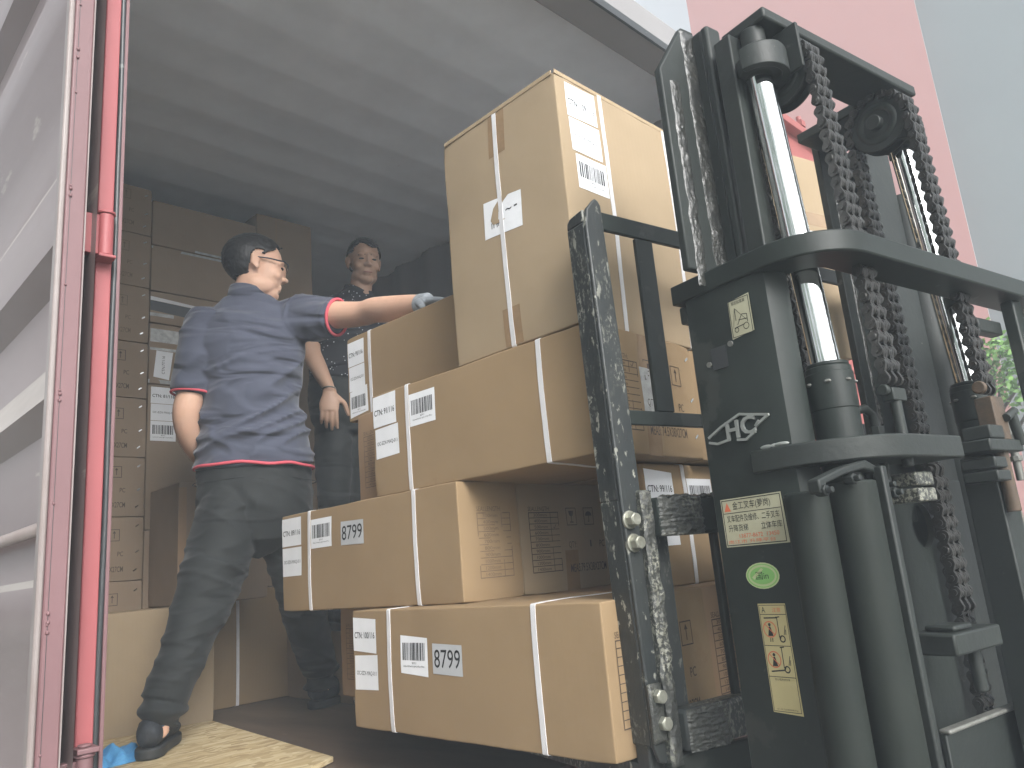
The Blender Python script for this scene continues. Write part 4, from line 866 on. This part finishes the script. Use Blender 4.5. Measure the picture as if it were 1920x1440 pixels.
m = MB(); m.box(1.0145, 2.02, YB-.034, YB+.010, -.330, -.262); CL = fp_(m, 'carriage_lower_bar', worn, bevel=.008)
blob_strip('grease', 1.016, 1.12, YB-.034, -.33, -.262, .012, greased, CL, 60, 43)
m = MB(); m.box(1.17, 1.185, YB-.012, YB+.002, -.27, .04); m.box(1.185, 1.20, YB-.05, YB-.012, -.27, .04); fp_(m, 'carriage_side_plate', blk2, bevel=.003)
m = MB(); m.prism([(.985, -.345), (1.03, -.335), (1.30, -.345), (1.30, -.50), (1.06, -.46)], 1, YB-.012, YB+.008); fp_(m, 'carriage_skirt', blk, bevel=.004)
for x in (.97, 1.55):      # forks
    m = MB(); m.prism([(YB+.02, .10), (YB+.02, -.385), (YB+1.30, -.362), (YB+1.30, -.352), (YB+.055, -.346), (YB+.055, .10)], 0, x, x+.11); fp_(m, 'fork', worn if x < 1 else blk2, bevel=.004)
m = MB(); m.box(1.185, 1.215, .94, 1.0, .085, .135); fp_(m, 'roller_stop', blk, bevel=.003)
# front axle and wheels stand on the ground under the mast
for x in (.86, 2.02):
    m = MB(); m.cyl((x-.09, .62, -1.31), (x+.09, .62, -1.31), .31, 40); wh = fp_(m, 'wheel', rubber, bevel=.03)
    m = MB(); m.cyl((x-.094, .62, -1.31), (x+.094, .62, -1.31), .17, 32); m.build('rim', greyp, wh, bevel=.01)
m = MB(); m.box(.96, 1.92, .55, .69, -1.38, -1.24); fp_(m, 'axle_beam', blk2, bevel=.01)

# ================================================================= people
def catmull(P, n):
    out = []
    for i in range(len(P)-1):
        p0 = P[max(0, i-1)]; p1 = P[i]; p2 = P[i+1]; p3 = P[min(len(P)-1, i+2)]
        for k in range(n):
            t_ = k/n; out.append(tuple(.5*((2*b)+(-a+c)*t_+(2*a-5*b+4*c-d)*t_*t_+(-a+3*b-3*c+d)*t_**3) for a, b, c, d in zip(p0, p1, p2, p3)))
    out.append(tuple(P[-1])); return out
def loft(mb, sec, side, n=24, sub=5, wr=None, caps=True):
    """sec: (x,y,z,ra,rb); side = direction of ra; wr(p, t)-> radial offset"""
    S_ = catmull([tuple(map(float, s_)) for s_ in sec], sub); side = V(side); vs = []; m_ = len(S_)
    for i, s_ in enumerate(S_):
        p = V(s_[:3]); d = (V(S_[min(i+1, m_-1)][:3])-V(S_[max(i-1, 0)][:3])).normalized(); a = (side-d*side.dot(d)).normalized(); b = d.cross(a)
        for k in range(n):
            th = 2*pi*k/n; q = p+a*s_[3]*cos(th)+b*s_[4]*sin(th)
            if wr: q += (a*cos(th)+b*sin(th))*wr(q, i/(m_-1), th)
            vs.append(q)
    fs = [(i*n+k, i*n+(k+1) % n, (i+1)*n+(k+1) % n, (i+1)*n+k) for i in range(m_-1) for k in range(n)]
    if caps:
        for e, i0, sg in ((0, 0, -1), (m_-1, (m_-1)*n, 1)):
            s_ = S_[e]; d = (V(S_[1][:3])-V(S_[0][:3])).normalized() if e == 0 else (V(S_[-1][:3])-V(S_[-2][:3])).normalized()
            vs.append(V(s_[:3])+d*sg*min(s_[3], s_[4])*.5); c_ = len(vs)-1
            fs += [(i0+k, i0+(k+1) % n, c_) for k in range(n)]
    mb.add(vs, fs)
def head_parts(mb, c, M, s=1.):
    E_ = lambda p, r_, mm=None: mb.ell(V(c)+M @ (V(p)*s), tuple(q*s for q in r_), M @ (mm or Matrix.Identity(3)), n=28, m=16)
    E_((0, -.012, .035), (.074, .096, .084)); E_((0, .034, -.012), (.062, .058, .090)); E_((0, .045, -.085), (.036, .036, .030)); E_((0, .062, -.092), (.020, .022, .018))
    E_((.030, .012, -.068), (.032, .052, .036)); E_((-.030, .012, -.068), (.032, .052, .036))
    E_((0, .089, .000), (.009, .013, .030)); E_((0, .098, -.026), (.011, .014, .010)); E_((.011, .092, -.029), (.009, .011, .009)); E_((-.011, .092, -.029), (.009, .011, .009))
    E_((0, .081, -.059), (.023, .010, .0055)); E_((0, .080, -.070), (.019, .009, .006))
    for sg in (-1, 1):
        E_((sg*.026, .078, .022), (.024, .012, .008)); E_((sg*.036, .058, -.028), (.024, .024, .024))
        rt = Matrix.Rotation(sg*.35, 3, 'Z') @ Matrix.Rotation(-.15, 3, 'X'); E_((sg*.077, -.012, .004), (.006, .018, .030), rt); E_((sg*.075, -.004, -.022), (.006, .009, .012), rt); E_((sg*.084, -.018, .012), (.004, .010, .018), rt)
def hair_cap(name, c, M, keep, parent, s=1., th=.012):
    mb = MB(); n, m_ = 120, 80; vs = []
    for j in range(m_+1):
        for i in range(n):
            a, b = 2*pi*i/n, pi*j/m_; d = V((sin(b)*cos(a), sin(b)*sin(a), cos(b))); k = 1+.022*noise.noise(d*9)+.012*noise.noise(V((d.x*30, d.y*30, d.z*9)))
            p = V((d.x*.080*k, -.013+d.y*.103*k, .034+d.z*.093*k)); vs.append(p)
    fs = []
    for j in range(m_):
        for i in range(n):
            q = (j*n+i, j*n+(i+1) % n, (j+1)*n+(i+1) % n, (j+1)*n+i); cc = sum((vs[k] for k in q), V((0, 0, 0)))/4
            jt = .005*noise.noise(cc*160)
            if keep(cc+V((0, jt, jt))): fs.append(q)
    mb.add([V(c)+M @ (p*s) for p in vs], fs); o = mb.build(name, hair, parent, smooth=True)
    md = o.modifiers.new('s', 'SOLIDIFY'); md.thickness = th*s; md.offset = -1
    return o
def hand(mb, W_, d, nrm, thumb, curl=.35, s=1., grow=0):
    """W_ wrist, d pointing to the fingers, nrm back of the hand, thumb = side of the thumb"""
    W_, d, nrm = V(W_), V(d).normalized(), V(nrm); nrm = (nrm-d*nrm.dot(d)).normalized(); sd = V(thumb); sd = (sd-d*sd.dot(d)-nrm*sd.dot(nrm)).normalized()
    pal = [W_+d*q*s for q in (-.01, .015, .05, .085)]; rw = (.028, .030, .041, .039); rt = (.020, .019, .016, .012)
    loft(mb, [(*p, (a+grow)*s, (b+grow)*s) for p, a, b in zip(pal, rw, rt)], sd, 18, 4)
    for k, (o_, L_, r_) in enumerate(((.029, .072, .0086), (.010, .080, .0088), (-.010, .074, .0083), (-.029, .058, .0073))):
        p = W_+(d*.088+sd*o_*1.0)*s; dd = (d+sd*o_*2.2).normalized(); pts = [p-dd*.012*s, p]; a_ = curl*(.55+.18*k)
        for seg in (.46, .30, .24):
            dd = (Matrix.Rotation(-a_, 3, nrm.cross(d)) @ dd) if False else (dd*cos(a_)-nrm*sin(a_)).normalized() if seg == .46 else (dd*cos(a_)-(nrm*cos(a_*1.4)+d*sin(a_*1.4))*sin(a_)).normalized()
            p = p+dd*L_*seg*s; pts.append(p)
        loft(mb, [(*q, (r_*f_+grow)*s, (r_*f_+grow)*s) for q, f_ in zip(pts, (1.05, 1.05, 1.0, .92, .75))], sd, 12, 4)
    p = W_+(d*.022+sd*.028)*s; t1 = (d*.62+sd*.75-nrm*.25).normalized(); t2 = (d*.9+sd*.35-nrm*.35).normalized()
    pts = [p-t1*.018*s, p+t1*.018*s, p+t1*.044*s, p+t1*.044*s+t2*.030*s, p+t1*.044*s+t2*.052*s]
    loft(mb, [(*q, (r_+grow)*s, (r_+grow)*s) for q, r_ in zip(pts, (.013, .0125, .011, .0098, .0075))], nrm, 12, 4)
def frame(fwd_, up_=(0, 0, 1)):
    y = V(fwd_).normalized(); z = V(up_); z = (z-y*z.dot(y)).normalized(); x = y.cross(z); return Matrix((x, y, z)).transposed()
# ---- man in the navy polo, back to us, face in profile to the right, reaching over the boxes
P1 = thing('person', 'man in navy polo shirt and black trousers, back turned, reaching his arm over the cartons', 'person', (1.2, 2.5, FLOOR+.016))
RT = V((.906, -.423, 0)); AW = V((.423, .906, 0)); SHL = V((.90, -.436, 0))
Hd = V((1.212, 2.472, 1.125)); MH = frame((.93, -.33, -.10), (.10, .03, 1))
m = MB(); head_parts(m, Hd, MH, 1.04)
loft(m, [(1.180, 2.485, .93, .062, .060), (1.182, 2.483, .99, .055, .058), (1.192, 2.478, 1.05, .054, .056), (1.205, 2.474, 1.10, .055, .056)], SHL, 20, 4)
# hidden torso, so the body is one surface
loft(m, [(1.22, 2.52, .30, .14, .10), (1.207, 2.504, .60, .15, .10), (1.192, 2.49, .85, .16, .10), (1.185, 2.487, .95, .12, .08)], SHL, 20, 4)
loft(m, [(1.035, 2.548, .90, .05, .05), (1.040, 2.552, .78, .045, .045), (1.020, 2.556, .68, .044, .046), (1.004, 2.566, .590, .041, .044), (1.035, 2.605, .515, .038, .039), (1.10, 2.665, .455, .029, .030), (1.12, 2.68, .44, .027, .025)], AW, 20, 5)
loft(m, [(1.345, 2.40, .945, .055, .055), (1.385, 2.25, .912, .050, .050), (1.413, 2.11, .880, .043, .044), (1.416, 2.04, .872, .043, .044), (1.408, 1.93, .842, .043, .041), (1.398, 1.80, .812, .034, .031), (1.393, 1.73, .793, .028, .024)], V((0, 0, 1)), 20, 5)
hand(m, (1.393, 1.73, .793), (-.03, -.95, -.22), (0, -.2, 1), (-1, 0, 0), curl=.25)
hand(m, (1.12, 2.68, .44), (.75, .1, -.55), (.1, .95, .2), (0, 0, 1), curl=.5)
loft(m, [(1.17, 2.53, .30, .06, .06), (1.05, 2.50, -.03, .05, .05), (.897, 2.44, -.33, .035, .035), (.885, 2.44, -.38, .034, .034)], SHL, 16, 4)
loft(m, [(1.30, 2.53, .30, .06, .06), (1.437, 2.611, -.03, .055, .055), (1.577, 2.727, -.33, .035, .035), (1.58, 2.73, -.38, .034, .034)], SHL, 16, 4)
m.build('body', skin, P1, remesh=.0042, sm=3, smooth=True)
# hair: short, receding at the temple
def keep1(p):
    if p.y > .052: return p.z > .088
    if p.y > .012: return p.z > .060-(.052-p.y)*.9+.0
    return p.z > -.052-(p.y+.02)*.2 and not (p.y > -.030+.25*max(0, p.z) and p.z < .040)
hair_cap('hair', Hd, MH, keep1, P1, 1.065, .007)
# glasses
def gl(p): return Hd+MH @ (V(p)*1.02)
m = MB()
for sg in (-1, 1):
    m.tube([gl((sg*.030+.024*cos(a), .103-abs(.02*cos(a))*0, .004+.016*sin(a))) for a in [2*pi*k/18 for k in range(19)]], .0013, 6)
    m.tube([gl((sg*.054, .100, .012)), gl((sg*.070, .085, .013)), gl((sg*.079, .03, .012)), gl((sg*.080, -.006, .010)), gl((sg*.079, -.020, -.004))], .0028, 6)
m.tube([gl((-.008, .104, .008)), gl((0, .108, .012)), gl((.008, .104, .008))], .0013, 6); GL = m.build('glasses', glass_f, P1, smooth=True)
m = MB()
for sg in (-1, 1):
    m.add([gl((sg*.030+.023*cos(2*pi*k/18), .103, .004+.015*sin(2*pi*k/18))) for k in range(18)], [tuple(range(18))])
m.build('lens', lens, GL)
m = MB()
for sg in (-1, 1): m.ell(gl((sg*.030, .083, .002)), (.011, .008, .005), MH, 14, 8); 
m.build('eyes', ink, P1, smooth=True)
m = MB(); m.tube([gl((sg_*.045, .074, .026)) if 0 else gl((x_, .088-abs(x_)*.28, .022)) for sg_, x_ in ((1, .012), (1, .03), (1, .046))], .003, 6); m.tube([gl((-x_, .088-abs(x_)*.28, .022)) for x_ in (.012, .03, .046)], .003, 6); m.build('eyebrows', hair, P1)
# polo shirt
def fold(q, sc_, dirz, seed):
    # sharp ridges along slanting lines
    a = 1-abs(noise.noise(V((q.x*sc_*.55+seed, q.y*sc_*.55, q.z*sc_*dirz)))*2.2); return max(0, a)**3
def wrk(q, t_, th):
    d_ = .010*noise.noise(V((q.x*5, q.y*5, q.z*9)))+.003*noise.noise(q*22)
    lo = max(0, 1-abs(t_-.25)/.35)
    d_ += .026*fold(V((q.x, q.y, q.z-.45*q.x)), 7, 2.0, 3)*lo+.016*fold(V((q.x, q.y, q.z*.35+q.x*.6)), 7, 1.0, 8)*max(0, t_-.3)
    return d_-.006
m = MB()
loft(m, [(1.222, 2.512, .412, .200, .138), (1.218, 2.508, .47, .192, .136), (1.208, 2.502, .60, .170, .130), (1.200, 2.495, .74, .182, .136), (1.198, 2.490, .85, .192, .138), (1.194, 2.487, .925, .180, .120), (1.188, 2.485, .975, .128, .092), (1.185, 2.484, 1.012, .078, .074)], SHL, 96, 14, wrk)
loft(m, [(1.07, 2.54, .945, .068, .070), (1.050, 2.545, .85, .072, .080), (1.030, 2.552, .74, .068, .076), (1.020, 2.557, .665, .064, .072)], AW, 48, 10, lambda q, t_, th: .006*noise.noise(q*12)+.008*fold(q, 8, 1.6, 2)-.003)
loft(m, [(1.29, 2.44, .915, .088, .078), (1.335, 2.37, .925, .090, .080), (1.372, 2.285, .912, .080, .070), (1.388, 2.238, .902, .070, .061)], V((0, 0, 1)), 48, 10, lambda q, t_, th: .006*noise.noise(q*12)+.009*fold(V((q.x, q.z, q.y)), 8, 1.8, 5)-.003)
SHT = m.build('polo_shirt', polo, P1, remesh=.0045, sm=1, smooth=True)
m = MB()
def rim(cx, side, ra, rb, axis, th=.0028, n=60, wob=0):
    side = V(side); ax = V(axis).normalized(); a = (side-ax*side.dot(ax)).normalized(); b = ax.cross(a); c_ = V(cx)
    return [c_+a*ra*cos(2*pi*k/n)+b*rb*sin(2*pi*k/n)+ax*wob*noise.noise(V((cos(2*pi*k/n)*2, sin(2*pi*k/n)*2, 0))) for k in range(n+1)]
m.tube(rim((1.222, 2.512, .402), SHL, .197, .138, (0.03, 0, 1), wob=.006), .0055, 8); m.build('trim', polor, SHT, smooth=True)
m = MB(); m.tube(rim((1.392, 2.229, .900), (0, 0, 1), .064, .055, (.30, -.95, -.2)), .0055, 8); m.build('trim', polor, SHT, smooth=True)
m = MB(); m.tube(rim((1.019, 2.557, .660), AW, .058, .066, (-.1, 0, -1)), .0045, 8); m.build('trim', polor, SHT, smooth=True)
m = MB(); loft(m, [(1.183, 2.484, 1.000, .072, .070), (1.184, 2.483, 1.022, .068, .068), (1.187, 2.482, 1.040, .066, .067)], SHL, 32, 3); m.build('collar', polo, SHT, smooth=True)
# trousers
def wt(q, t_, th):
    k = .5+max(0, t_-.6)*1.4+max(0, .3-abs(t_-.35))*1.0
    return k*(.009*fold(V((q.x, q.y, q.z+.35*q.x)), 6.5, 2.4, 11)+.007*fold(V((q.x, q.y, q.z-.4*q.x)), 8, 1.8, 4))+.008*noise.noise(V((q.x*9, q.y*9, q.z*5)))-.006+(.010*sin(q.z*95+2*noise.noise(q*8)) if t_ > .84 else 0)
def wt2(q, t_, th): return .006*noise.noise(V((q.x*9, q.y*9, q.z*5)))+.003*noise.noise(q*25)+.006*fold(V((q.x, q.y, q.z+.5*q.x)), 6, 1.6, 9)
m = MB()
loft(m, [(1.224, 2.520, .445, .176, .122), (1.226, 2.522, .38, .188, .135), (1.230, 2.525, .30, .192, .142), (1.233, 2.525, .22, .186, .138), (1.234, 2.522, .15, .15, .11)], SHL, 96, 10, wt2)
loft(m, [(1.155, 2.535, .34, .085, .10), (1.135, 2.530, .24, .108, .125), (1.105, 2.522, .13, .112, .118), (1.065, 2.506, .03, .100, .105), (1.020, 2.488, -.06, .088, .094), (.972, 2.467, -.16, .076, .082), (.925, 2.448, -.26, .072, .076), (.905, 2.442, -.31, .064, .068), (.890, 2.440, -.350, .055, .060)], SHL, 96, 22, wt)
loft(m, [(1.300, 2.525, .34, .085, .10), (1.335, 2.535, .24, .108, .12), (1.385, 2.565, .11, .100, .106), (1.430, 2.60, -.01, .090, .096), (1.50, 2.665, -.16, .080, .084), (1.555, 2.71, -.27, .072, .076), (1.575, 2.726, -.325, .066, .068), (1.580, 2.732, -.372, .058, .060)], SHL, 96, 22, wt)
TR = m.build('trousers', trou, P1, remesh=.0045, sm=2, smooth=True)
m = MB(); m.tube(rim((1.229, 2.522, .352), SHL, .2035, .139, (.02, 0, 1), wob=.006), .0014, 6); m.build('waist_seam', trou, TR)
def shoe(heel, toe, par, z=FLOOR+.017):
    heel, toe = V(heel), V(toe); d = (toe-heel).normalized(); L_ = .275; s_ = V((-d.y, d.x, 0)); S = MB()
    secs = [(0, .028, .030, .045), (.03, .037, .043, .048), (.09, .037, .044, .048), (.14, .040, .034, .038), (.19, .047, .027, .032), (.235, .044, .024, .026), (.262, .032, .019, .022)]
    loft(S, [(*(heel+d*a).xy, z+.022+h_, w_, h_) for a, w_, h_, _ in secs], s_, 28, 5)
    loft(S, [(*(heel+d*.045).xy, z+.06, .036, .044), (*(heel+d*.05).xy, z+.092, .035, .042)], s_, 20, 3)
    o = S.build('shoe', shoe_m, par, remesh=.004, sm=3, smooth=True)
    S = MB(); out = []
    for a, w_ in ((-.012, .012), (0, .030), (.03, .040), (.09, .040), (.14, .043), (.19, .050), (.235, .048), (.262, .036), (.278, .015)): out.append(heel+d*a+s_*w_)
    for a, w_ in reversed(((-.012, .012), (0, .030), (.03, .040), (.09, .038), (.14, .041), (.19, .048), (.235, .046), (.262, .034), (.278, .015))): out.append(heel+d*a-s_*w_)
    S.prism([(p.x, p.y) for p in out], 2, z, z+.030); S.build('sole', sole_m, o, bevel=.006)
shoe((.846, 2.402, 0), (.975, 2.61, 0), P1); shoe((1.555, 2.735, 0), (1.70, 2.80, 0), P1, FLOOR+.001)
m = MB(); loft(m, [(.884, 2.442, -.385, .032, .034), (.886, 2.440, -.355, .036, .038), (.888, 2.439, -.32, .040, .042)], SHL, 24, 4); m.build('sock', sock, P1, smooth=True)
m = MB(); hand(m, (1.393, 1.73, .793), (-.03, -.95, -.22), (0, -.2, 1), (-1, 0, 0), curl=.25, grow=.0022)
loft(m, [(1.395, 1.765, .801, .035, .032), (1.393, 1.72, .792, .034, .027)], V((0, 0, 1)), 20, 3); m.build('glove', glove_m, P1, remesh=.004, sm=2, smooth=True)

# ---- man in the dotted shirt, standing in the dark inside, facing us
P2 = thing('person', 'man in black shirt with white dots, facing out of the dark container, arm hanging', 'person', (1.80, 2.85, base+.27))
H2 = V((1.857, 2.735, 1.385)); M2 = frame((-.36, -.93, -.14), (-.02, -.12, 1)); SL2 = V((.90, -.42, 0)); AW2 = V((.42, .90, 0))
m = MB(); head_parts(m, H2, M2, .93)
loft(m, [(1.850, 2.775, 1.20, .058, .056), (1.852, 2.765, 1.26, .050, .052), (1.856, 2.75, 1.33, .050, .052)], SL2, 20, 4)
loft(m, [(1.825, 2.84, .70, .12, .09), (1.823, 2.834, .95, .14, .10), (1.845, 2.80, 1.16, .15, .09), (1.85, 2.785, 1.22, .08, .06)], SL2, 20, 4)
loft(m, [(1.720, 2.850, 1.17, .05, .05), (1.675, 2.855, 1.07, .044, .044), (1.640, 2.845, .98, .040, .042), (1.645, 2.79, .88, .038, .036), (1.653, 2.73, .785, .027, .024), (1.652, 2.722, .765, .026, .022)], AW2, 20, 5)
hand(m, (1.652, 2.722, .765), (-.12, -.10, -.98), (-.55, -.82, 0), (.8, -.5, 0), curl=.42)
loft(m, [(1.985, 2.70, 1.15, .05, .05), (2.01, 2.68, 1.02, .044, .044), (2.0, 2.64, .93, .040, .040), (1.95, 2.62, .85, .035, .033), (1.90, 2.60, .80, .026, .024)], AW2, 20, 5)
hand(m, (1.90, 2.60, .80), (-.6, -.2, -.75), (-.3, -.9, .2), (-.6, -.2, .6), curl=.5)
loft(m, [(1.767, 2.858, .66, .08, .08), (1.734, 2.855, .30, .05, .05), (1.716, 2.866, -.10, .035, .035)], SL2, 16, 4)
loft(m, [(1.88, 2.82, .66, .08, .08), (1.862, 2.846, .30, .05, .05), (1.845, 2.858, -.10, .035, .035)], SL2, 16, 4)
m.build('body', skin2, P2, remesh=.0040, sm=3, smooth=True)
def keep2(p):
    if p.y > .045: return p.z > .072+.012*sin(p.x*60)
    if p.y > 0: return p.z > .040
    return p.z > -.045 and not (p.y > -.030+.25*max(0, p.z) and p.z < .036)
hair_cap('hair', H2, M2, keep2, P2, .96, .007)
def g2(p): return H2+M2 @ (V(p)*.93)
m = MB()
for sg in (-1, 1): m.ell(g2((sg*.029, .083, .001)), (.013, .007, .0045), M2, 14, 8)
m.build('eyes', ink, P2, smooth=True)
m = MB()
for sg in (-1, 1): m.tube([g2((sg*x_, .090-abs(x_)*.26, .022-.004*(x_ > .04))) for x_ in (.012, .028, .046)], .0030, 6)
m.build('eyebrows', hair, P2)
m = MB(); m.tube([g2((x_, .097-abs(x_)*.25, -.064)) for x_ in (-.02, -.008, .008, .02)], .0022, 6); m.build('mouth', lipm, P2)
m = MB()
loft(m, [(1.815, 2.845, .860, .165, .115), (1.818, 2.838, .95, .165, .118), (1.832, 2.82, 1.06, .185, .122), (1.842, 2.80, 1.15, .190, .110), (1.848, 2.79, 1.212, .140, .085), (1.850, 2.78, 1.250, .074, .066), (1.852, 2.77, 1.275, .064, .06)], SL2, 48, 6, lambda q, t_, th: .007*noise.noise(q*9))
loft(m, [(1.735, 2.845, 1.155, .066, .064), (1.695, 2.852, 1.09, .066, .066), (1.660, 2.852, 1.015, .060, .062)], AW2, 30, 5, lambda q, t_, th: .004*noise.noise(q*16))
loft(m, [(1.965, 2.715, 1.145, .066, .064), (1.995, 2.695, 1.07, .066, .066), (2.005, 2.67, .99, .060, .062)], AW2, 30, 5, lambda q, t_, th: .004*noise.noise(q*16))
m.build('dotted_shirt', dots, P2, remesh=.006, sm=3, smooth=True)
m = MB()
loft(m, [(1.815, 2.845, .90, .155, .105), (1.815, 2.848, .80, .165, .112), (1.818, 2.85, .70, .160, .115), (1.82, 2.85, .62, .12, .1)], SL2, 40, 6, wt2)
loft(m, [(1.755, 2.86, .72, .090, .100), (1.748, 2.858, .55, .085, .095), (1.738, 2.856, .32, .072, .078), (1.722, 2.862, .05, .066, .07), (1.716, 2.866, -.14, .062, .066)], SL2, 36, 8, wt)
loft(m, [(1.885, 2.835, .72, .090, .100), (1.880, 2.838, .55, .085, .095), (1.864, 2.846, .32, .072, .078), (1.85, 2.852, .05, .066, .07), (1.845, 2.858, -.14, .062, .066)], SL2, 36, 8, wt)
m.build('trousers', trou, P2, remesh=.006, sm=2, smooth=True)
shoe((1.72, 2.88, 0), (1.68, 2.70, 0), P2, base+.268); shoe((1.85, 2.87, 0), (1.80, 2.68, 0), P2, base+.268)
m = MB(); m.tube(rim((1.6525, 2.727, .778), AW2, .029, .026, (-.1, -.1, -1)), .0035, 6); m.build('bracelet', rag_m, P2, smooth=True)

# ================================================================= tree seen through the mast
TT = thing('tree', 'small leafy tree with bright green leaves in front of the pink and grey buildings', 'tree', (6.15, 1.42, -1.62))
m = MB(); m.tube([(6.15, 1.42, -1.62), (6.17, 1.40, -.6), (6.12, 1.44, .3), (6.15, 1.40, .8), (6.10, 1.45, 1.15)], [.07, .055, .045, .03, .012], 10); TK = m.build('trunk', bark, TT, smooth=True)
rg = random.Random(4); m = MB(); tips = []
CL_ = [V((5.78, 1.62, 1.62)), V((5.85, 1.36, 1.20)), V((5.88, 1.22, .98)), V((5.86, 1.22, 1.12)), V((5.9, 1.30, .86)), V((5.9, .9, 1.05)), V((5.95, 1.0, .8)), V((6.3, .8, 1.4))]
for c_ in CL_: m.tube([(6.14, 1.42, c_.z-.35), (6.14*.5+c_.x*.5, 1.42*.5+c_.y*.5, c_.z-.1), tuple(c_)], [.016, .010, .004], 6)
m.build('limbs', bark, TT, smooth=True)
m = MB()
for c_ in CL_:
    for k in range(190):
        p = c_+V((rg.gauss(0, .10), rg.gauss(0, .10), rg.gauss(0, .055))); d = V((rg.gauss(0, 1), rg.gauss(0, 1), rg.gauss(-.3, .5))).normalized(); s_ = V((rg.gauss(0, 1), rg.gauss(0, 1), rg.gauss(0, .4))).cross(d).normalized()
        L_ = rg.uniform(.035, .065); m.add([p, p+d*L_*.45+s_*L_*.26, p+d*L_, p+d*L_*.45-s_*L_*.26], [(0, 1, 2, 3)])
m.build('leaves', leafm, TT)

# trees standing behind the viewer (seen only as green streaks in the chrome rods)
def big_tree(az, d, H, label, seed):
    b_ = pol(az, d); T_ = thing('tree', label, 'tree', (b_.x, b_.y, -1.62), group='trees across the yard'); rg = random.Random(seed)
    m = MB(); m.tube([(b_.x, b_.y, -1.62), (b_.x+.1, b_.y, 0), (b_.x, b_.y+.1, H*.6)], [.2, .15, .05], 10); m.build('trunk', bark, T_, smooth=True); m = MB()
    for c in range(60 if H > 6 else 26):
        cc = V((b_.x+rg.gauss(0, 1.2), b_.y+rg.gauss(0, 1.2), rg.uniform(-.4, H)))
        for k in range(110):
            p = cc+V((rg.gauss(0, .42), rg.gauss(0, .42), rg.gauss(0, .35))); dd = V((rg.gauss(0, 1), rg.gauss(0, 1), rg.gauss(-.3, .5))).normalized(); s_ = V((rg.gauss(0, 1), rg.gauss(0, 1), rg.gauss(0, .4))).cross(dd).normalized()
            L_ = rg.uniform(.12, .24); m.add([p, p+dd*L_*.45+s_*L_*.3, p+dd*L_, p+dd*L_*.45-s_*L_*.3], [(0, 1, 2, 3)])
    m.build('crown', leafd, T_)
for k, (az_, d_, H_) in enumerate(((-142, 8.5, 7.5), (-112, 8.5, 8.5), (150, 10, 3.0))):
    big_tree(az_, d_, H_, ['broad green tree across the yard behind the viewer', 'tallest green tree across the yard, left of the viewer', 'low green tree across the yard, right of the viewer'][k], 90+k)
# ================================================================= haze volume added in place of lens glare
hz_ = MB(); hz_.box(-14, 24, -14, 20, -2.8, 19.2); ho = hz_.build('haze', None, base=(0, 0, -2.8)); tag(ho, 'thin bluish haze added over container and yard in place of lens glare', 'haze', kind='stuff')
hm = bpy.data.materials.new('haze'); hm.use_nodes = True; hm.node_tree.nodes.clear(); pv = hm.node_tree.nodes.new('ShaderNodeVolumePrincipled'); oo = hm.node_tree.nodes.new('ShaderNodeOutputMaterial')
pv.inputs['Density'].default_value = .021; pv.inputs['Color'].default_value = (.80, .90, 1, 1); pv.inputs['Anisotropy'].default_value = .0
hm.node_tree.links.new(pv.outputs[0], oo.inputs['Volume']); ho.data.materials.clear(); ho.data.materials.append(hm)
